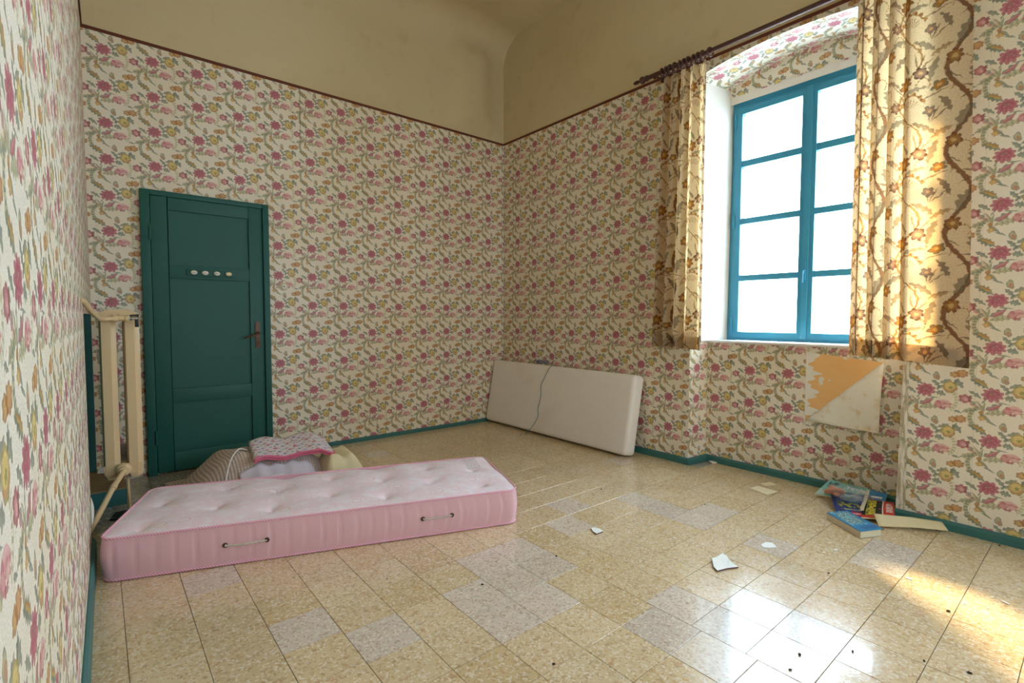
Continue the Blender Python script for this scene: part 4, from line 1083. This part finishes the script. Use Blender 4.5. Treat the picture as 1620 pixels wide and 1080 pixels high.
# blue magazine
mg=empty('blue_magazine',(3.42,0.92,0)); tag(mg,'dark blue magazine with red headline box lying under the plastic bag','magazine')
UZ=lambda px,py,z:tuple(unproj(px,py,z)[:2])
Mg=[(3.51,1.13),(3.205,0.985),(3.285,0.80),(3.61,0.905)]
rm=lambda c:[(x-3.42,y-0.92,l) for x,y,l in c]
quadbox(rm([(3.24,0.972,0),(3.30,0.83,0),(3.47,0.885,0),(3.42,1.03,0)]),0.006,0.014).build('pages',M_OFFPAPER,mg)
M_MAG=cover_mat('blue_magazine_cover','#243f7c',[(0.38,0.04,0.92,0.20,'#c8283a'),(0.43,0.10,0.88,0.15,'#ead8d0','txt',(46,10,1)),(0.16,0.26,0.9,0.31,'#c8c488','txt',(60,8,1)),(0.1,0.36,0.75,0.56,'#a8a83c','pic',10),(0.55,0.40,0.95,0.5,'#c9a85a','txt',(30,8,1)),(0.1,0.6,0.9,0.95,'#6a86b0','pic',7),(0.05,0.05,0.25,0.2,'#8a7b5c','pic',8),(0.3,0.62,0.6,0.9,'#3f9a78','pic',9)])
quadbox(rm([(*UZ(1324,813,0.016),0),(*UZ(1388,821,0.016),0.0),(*UZ(1381,786,0.058),0.042),(*UZ(1311,774,0.056),0.040)]),0.014,0.016).build('front_cover',M_MAG,mg)
# teal magazine propped against the baseboard
tm=empty('teal_magazine',(3.58,1.02,0)); tag(tm,'pale teal magazine propped on the baseboard behind the blue one','magazine')
rt_=lambda c:[(x-3.58,y-1.02,l) for x,y,l in c]
T=[(3.44,1.165,0.0),(3.55,0.83,0.004),(3.655,0.84,0.04),(3.655,1.15,0.05)]
quadbox(rt_(T),0.017,0.023).build('pages',M_OFFPAPER,tm)
M_TEALMAG=cover_mat('teal_magazine_cover','#7fc0bc',[(0.05,0.72,0.22,0.9,'#2c4448','txt',(60,4,1)),(0.35,0.7,0.7,0.88,'#dfeeea','txt',(24,6,1)),(0.0,0.0,0.14,0.4,'#b7d6d2'),(0.72,0.1,1.0,1.0,'#3c86c0'),(0.80,0.45,0.95,0.62,'#e8eef2'),(0.1,0.35,0.6,0.55,'#4f9a94','txt',(40,8,1))])
quadbox(rt_(T),0.023,0.025).build('front_cover',M_TEALMAG,tm)
# red and yellow booklet
rb_=empty('red_booklet',(3.52,0.79,0)); tag(rb_,'red booklet with yellow lettering beside the blue magazine, close to the baseboard','booklet')
re_=lambda c:[(x-3.52,y-0.79,l) for x,y,l in c]
Rc=[(*UZ(1362,817,0.028),0.0),(*UZ(1416,820,0.028),0.0),(*UZ(1414.5,795,0.052),0.024),(*UZ(1368,788,0.060),0.032)]
quadbox(re_(Rc),0.018,0.026).build('pages',M_OFFPAPER,rb_)
M_RED=cover_mat('red_booklet_cover','#cc3a30',[(0.0,0.12,0.62,0.98,'#23302c'),(0.12,0.15,0.42,0.95,'#d6c43c','txt',(9,26,1)),(0.62,0.0,0.66,1.0,'#e8d8c8'),(0.74,0.35,0.95,0.9,'#ecd0c8','txt',(9,34,1))])
quadbox(re_(Rc),0.026,0.028).build('front_cover',M_RED,rb_)
# bent cardboard
b=MB()
Ca=[unproj(1390,832,0.012),unproj(1500,840,0.010),unproj(1490,826,0.036),unproj(1382,815.5,0.040)]
def card(u,v):
    p=Ca[0].lerp(Ca[1],u).lerp(Ca[3].lerp(Ca[2],u),v); p.z+=0.016*sin(pi*u)*-0.3+0.020*(1-abs(u-0.55)/0.55)*0.6+0.012*v*(1-u); return p
b.grid(card,14,6)
tag(b.build('bent_cardboard',plain('cream_cardboard','#ddd0a8',0.7,0.2,0,0.06),smooth=True,solid=0.003,angle=50),'bent piece of cream cardboard lying beside the books along the baseboard','cardboard')
# plastic bag with a pinkish lump
bag=empty('plastic_bag',(3.44,0.985,0.045)); tag(bag,'crumpled clear plastic bag holding a pinkish lump on top of the magazines','plastic bag')
def blob_mesh(name,c,s,seed,mat,parent,amp=0.18,seg=(24,16)):
    r=random.Random(seed); b=MB(); ks=[(r.uniform(2,5),r.uniform(2,5),r.uniform(0,6)) for _ in range(5)]
    def f(u,v):
        th=2*pi*u; ph=pi*v; d=Vector((sin(ph)*cos(th),sin(ph)*sin(th),cos(ph)))
        k=1+amp*sum(sin(a*d.x*1.3+b_*d.y+c_+d.z*a) for a,b_,c_ in ks)/2.2
        q=d*k; return (c[0]+q.x*s[0],c[1]+q.y*s[1],c[2]+max(q.z,-0.75)*s[2])
    b.grid(f,seg[0],seg[1]); return b.build(name,mat,parent,smooth=True,angle=60)
blob_mesh('lump',(-0.045,0.055,0.040),(0.044,0.046,0.028),4,plain('pinkish_clay','#c98d74',0.7,0.2,0,0.15,25),bag,0.22)
blob_mesh('film',(-0.02,-0.005,0.042),(0.075,0.115,0.036),9,M_FILM,bag,0.16,(40,26))
b=MB(); b.grid(lambda u,v:(-0.15+0.22*u,-0.105-0.018*v+0.03*u,0.000+0.055*u+0.004*sin(9*u)),10,2); b.build('paper_band',plain('beige_band','#c9bda4',0.6,0.2),bag,solid=0.001)
# papers on the floor
def flat(name,label,cat,poly,z,mat,lift=None,thick=0.0008,grp=None,edge=None):
    b=MB(); n=len(poly); lift=lift or [0]*n
    top=[Vector((x,y,z+l+thick)) for (x,y),l in zip(poly,lift)]; bot=[Vector((x,y,z+l)) for (x,y),l in zip(poly,lift)]
    area=sum(poly[i][0]*poly[(i+1)%n][1]-poly[(i+1)%n][0]*poly[i][1] for i in range(n))
    if area<0: top.reverse(); bot.reverse()
    b.face(top); b.face(bot[::-1])
    for i in range(n):
        j=(i+1)%n; b.face([bot[i],bot[j],top[j],top[i]],mi=1 if edge else 0)
    return tag(b.build(name,[mat,edge] if edge else mat),label,cat,grp)
U=lambda px,py:tuple(unproj(px,py,0)[:2])
flat('paper_scrap','larger rectangular cream paper scrap on the floor below the window','paper',[U(1186,772),U(1200,769),U(1231,778),U(1214,783)],0.0016,M_OFFPAPER,thick=0.001)
flat('paper_scrap','smaller cream paper scrap on the floor nearest the baseboard under the window','paper',[U(1203,765),U(1219,762.5),U(1229,767),U(1211,769)],0.0016,M_OFFPAPER,thick=0.001)
flat('plaster_shard','largest white plaster shard with broken dark edge beside the floor glare','shard',[U(1126,886),U(1134,884),U(1143,879),U(1150,883),U(1155,891),U(1168,899),U(1150,901),U(1135,905),U(1129,899)],0.001,M_SHARD,[0.004,0.004,0.006,0.006,0.006,0.001,0.001,0.001,0.001],0.006,edge=M_SHARDEDGE)
flat('plaster_shard','small white plaster shard in front of the right end of the pink mattress','shard',[U(935,837),U(940,836),U(949,838),U(954,842),U(944,846),U(938,842)],0.001,M_SHARD,None,0.006,edge=M_SHARDEDGE)
flat('plaster_shard','thin pale oval shard on the floor between big shard and book','shard',[U(1204,862),U(1211,858),U(1222,859),U(1229,866),U(1217,867),U(1207,866)],0.001,M_SHARD,None,0.002)
flat('paper_scrap','crumpled white paper flake against the baseboard at the left end of the window niche','paper',[U(1118,728),U(1124,727),U(1135,733),U(1128,734)],0.002,M_CHIP,[0.0,0.015,0.004,0.0],0.002)
flat('straw_twig','short yellow straw on the floor at the corner of the book','twig',[U(1356,847.5),U(1368,847),U(1368,848),U(1356,848.8)],0.001,plain('straw','#b09040',0.7,0.2),None,0.003)
rc=random.Random(11)
chips=[(1265,846,5),(1322,870,7),(1303,874,4),(1310,888,4),(1403,880,6),(1412,878,5),(1387,896,4),(1437,915,7),(1430,920,4),(1525,955,4),(1590,953,8),(1508,916,4),(1296,768,5),(1257,867,4),(1500,928,4),(1570,945,4),(1562,962,3),(1387,909,3),(984,769,3),(1067,851,5),(559,706,3)]
ORD='first second third fourth fifth sixth seventh eighth ninth tenth eleventh twelfth thirteenth fourteenth fifteenth sixteenth seventeenth eighteenth nineteenth twentieth twenty-first'.split()
chips.sort(); 
for k,(px,py,s) in enumerate(chips):
    a=rc.uniform(0,pi); x,y=U(px,py); r1=s*0.0022; q=r1*rc.uniform(0.3,0.6)
    pl=[(x+r1*cos(a)*c1-q*sin(a)*s1,y+r1*sin(a)*c1+q*cos(a)*s1) for c1,s1 in ((1,0.2),(0.3,1),(-0.9,0.5),(-0.8,-0.7),(0.4,-1))]
    flat('paint_flake','small pale paint flake on the floor tiles, %s of the flakes counted from the left'%ORD[k],'flake',pl,0.0012,M_CHIP,None,0.0015,'paint flakes on the floor')
bits=[(880,880,4),(763,925,4),(1311,907,4),(1265,1036,5),(1250,1060,4),(1349,1031,4),(951,774,4),(1115,798,4),(1081,753,3),(1100,760,3),(1500,967,6),(1534,1065,5),(1462,1046,4),(1581,863,4),(612,916,3),(876,1051,4)]
bits.sort()
for k,(px,py,s) in enumerate(bits):
    a=rc.uniform(0,pi); x,y=U(px,py); r1=s*0.0014; q=r1*rc.uniform(0.5,0.8)
    pl=[(x+r1*cos(a)*c1-q*sin(a)*s1,y+r1*sin(a)*c1+q*cos(a)*s1) for c1,s1 in ((1,0.2),(0.3,1),(-0.9,0.5),(-0.8,-0.7),(0.4,-1))]
    flat('dirt_crumb','tiny dark dirt crumb on the floor tiles, %s of the crumbs counted from the left'%ORD[k],'crumb',pl,0.0012,M_DIRT,None,0.003,'dirt crumbs on the floor')
flat('dark_rag','flat black scrap on the floor under the radiator pipe','rag',[(0.02,3.50),(0.09,3.46),(0.16,3.50),(0.15,3.60),(0.05,3.62)],0.002,M_BLACK,[0,0.004,0.01,0.004,0],0.004)
flat('paper_scrap','small white paper scrap on the ledge below the radiator','paper',[(-0.03,4.20),(0.02,4.18),(0.03,4.25),(-0.02,4.26)],0.102,M_WHITEPAPER,[0,0,0.02,0.02],0.001)
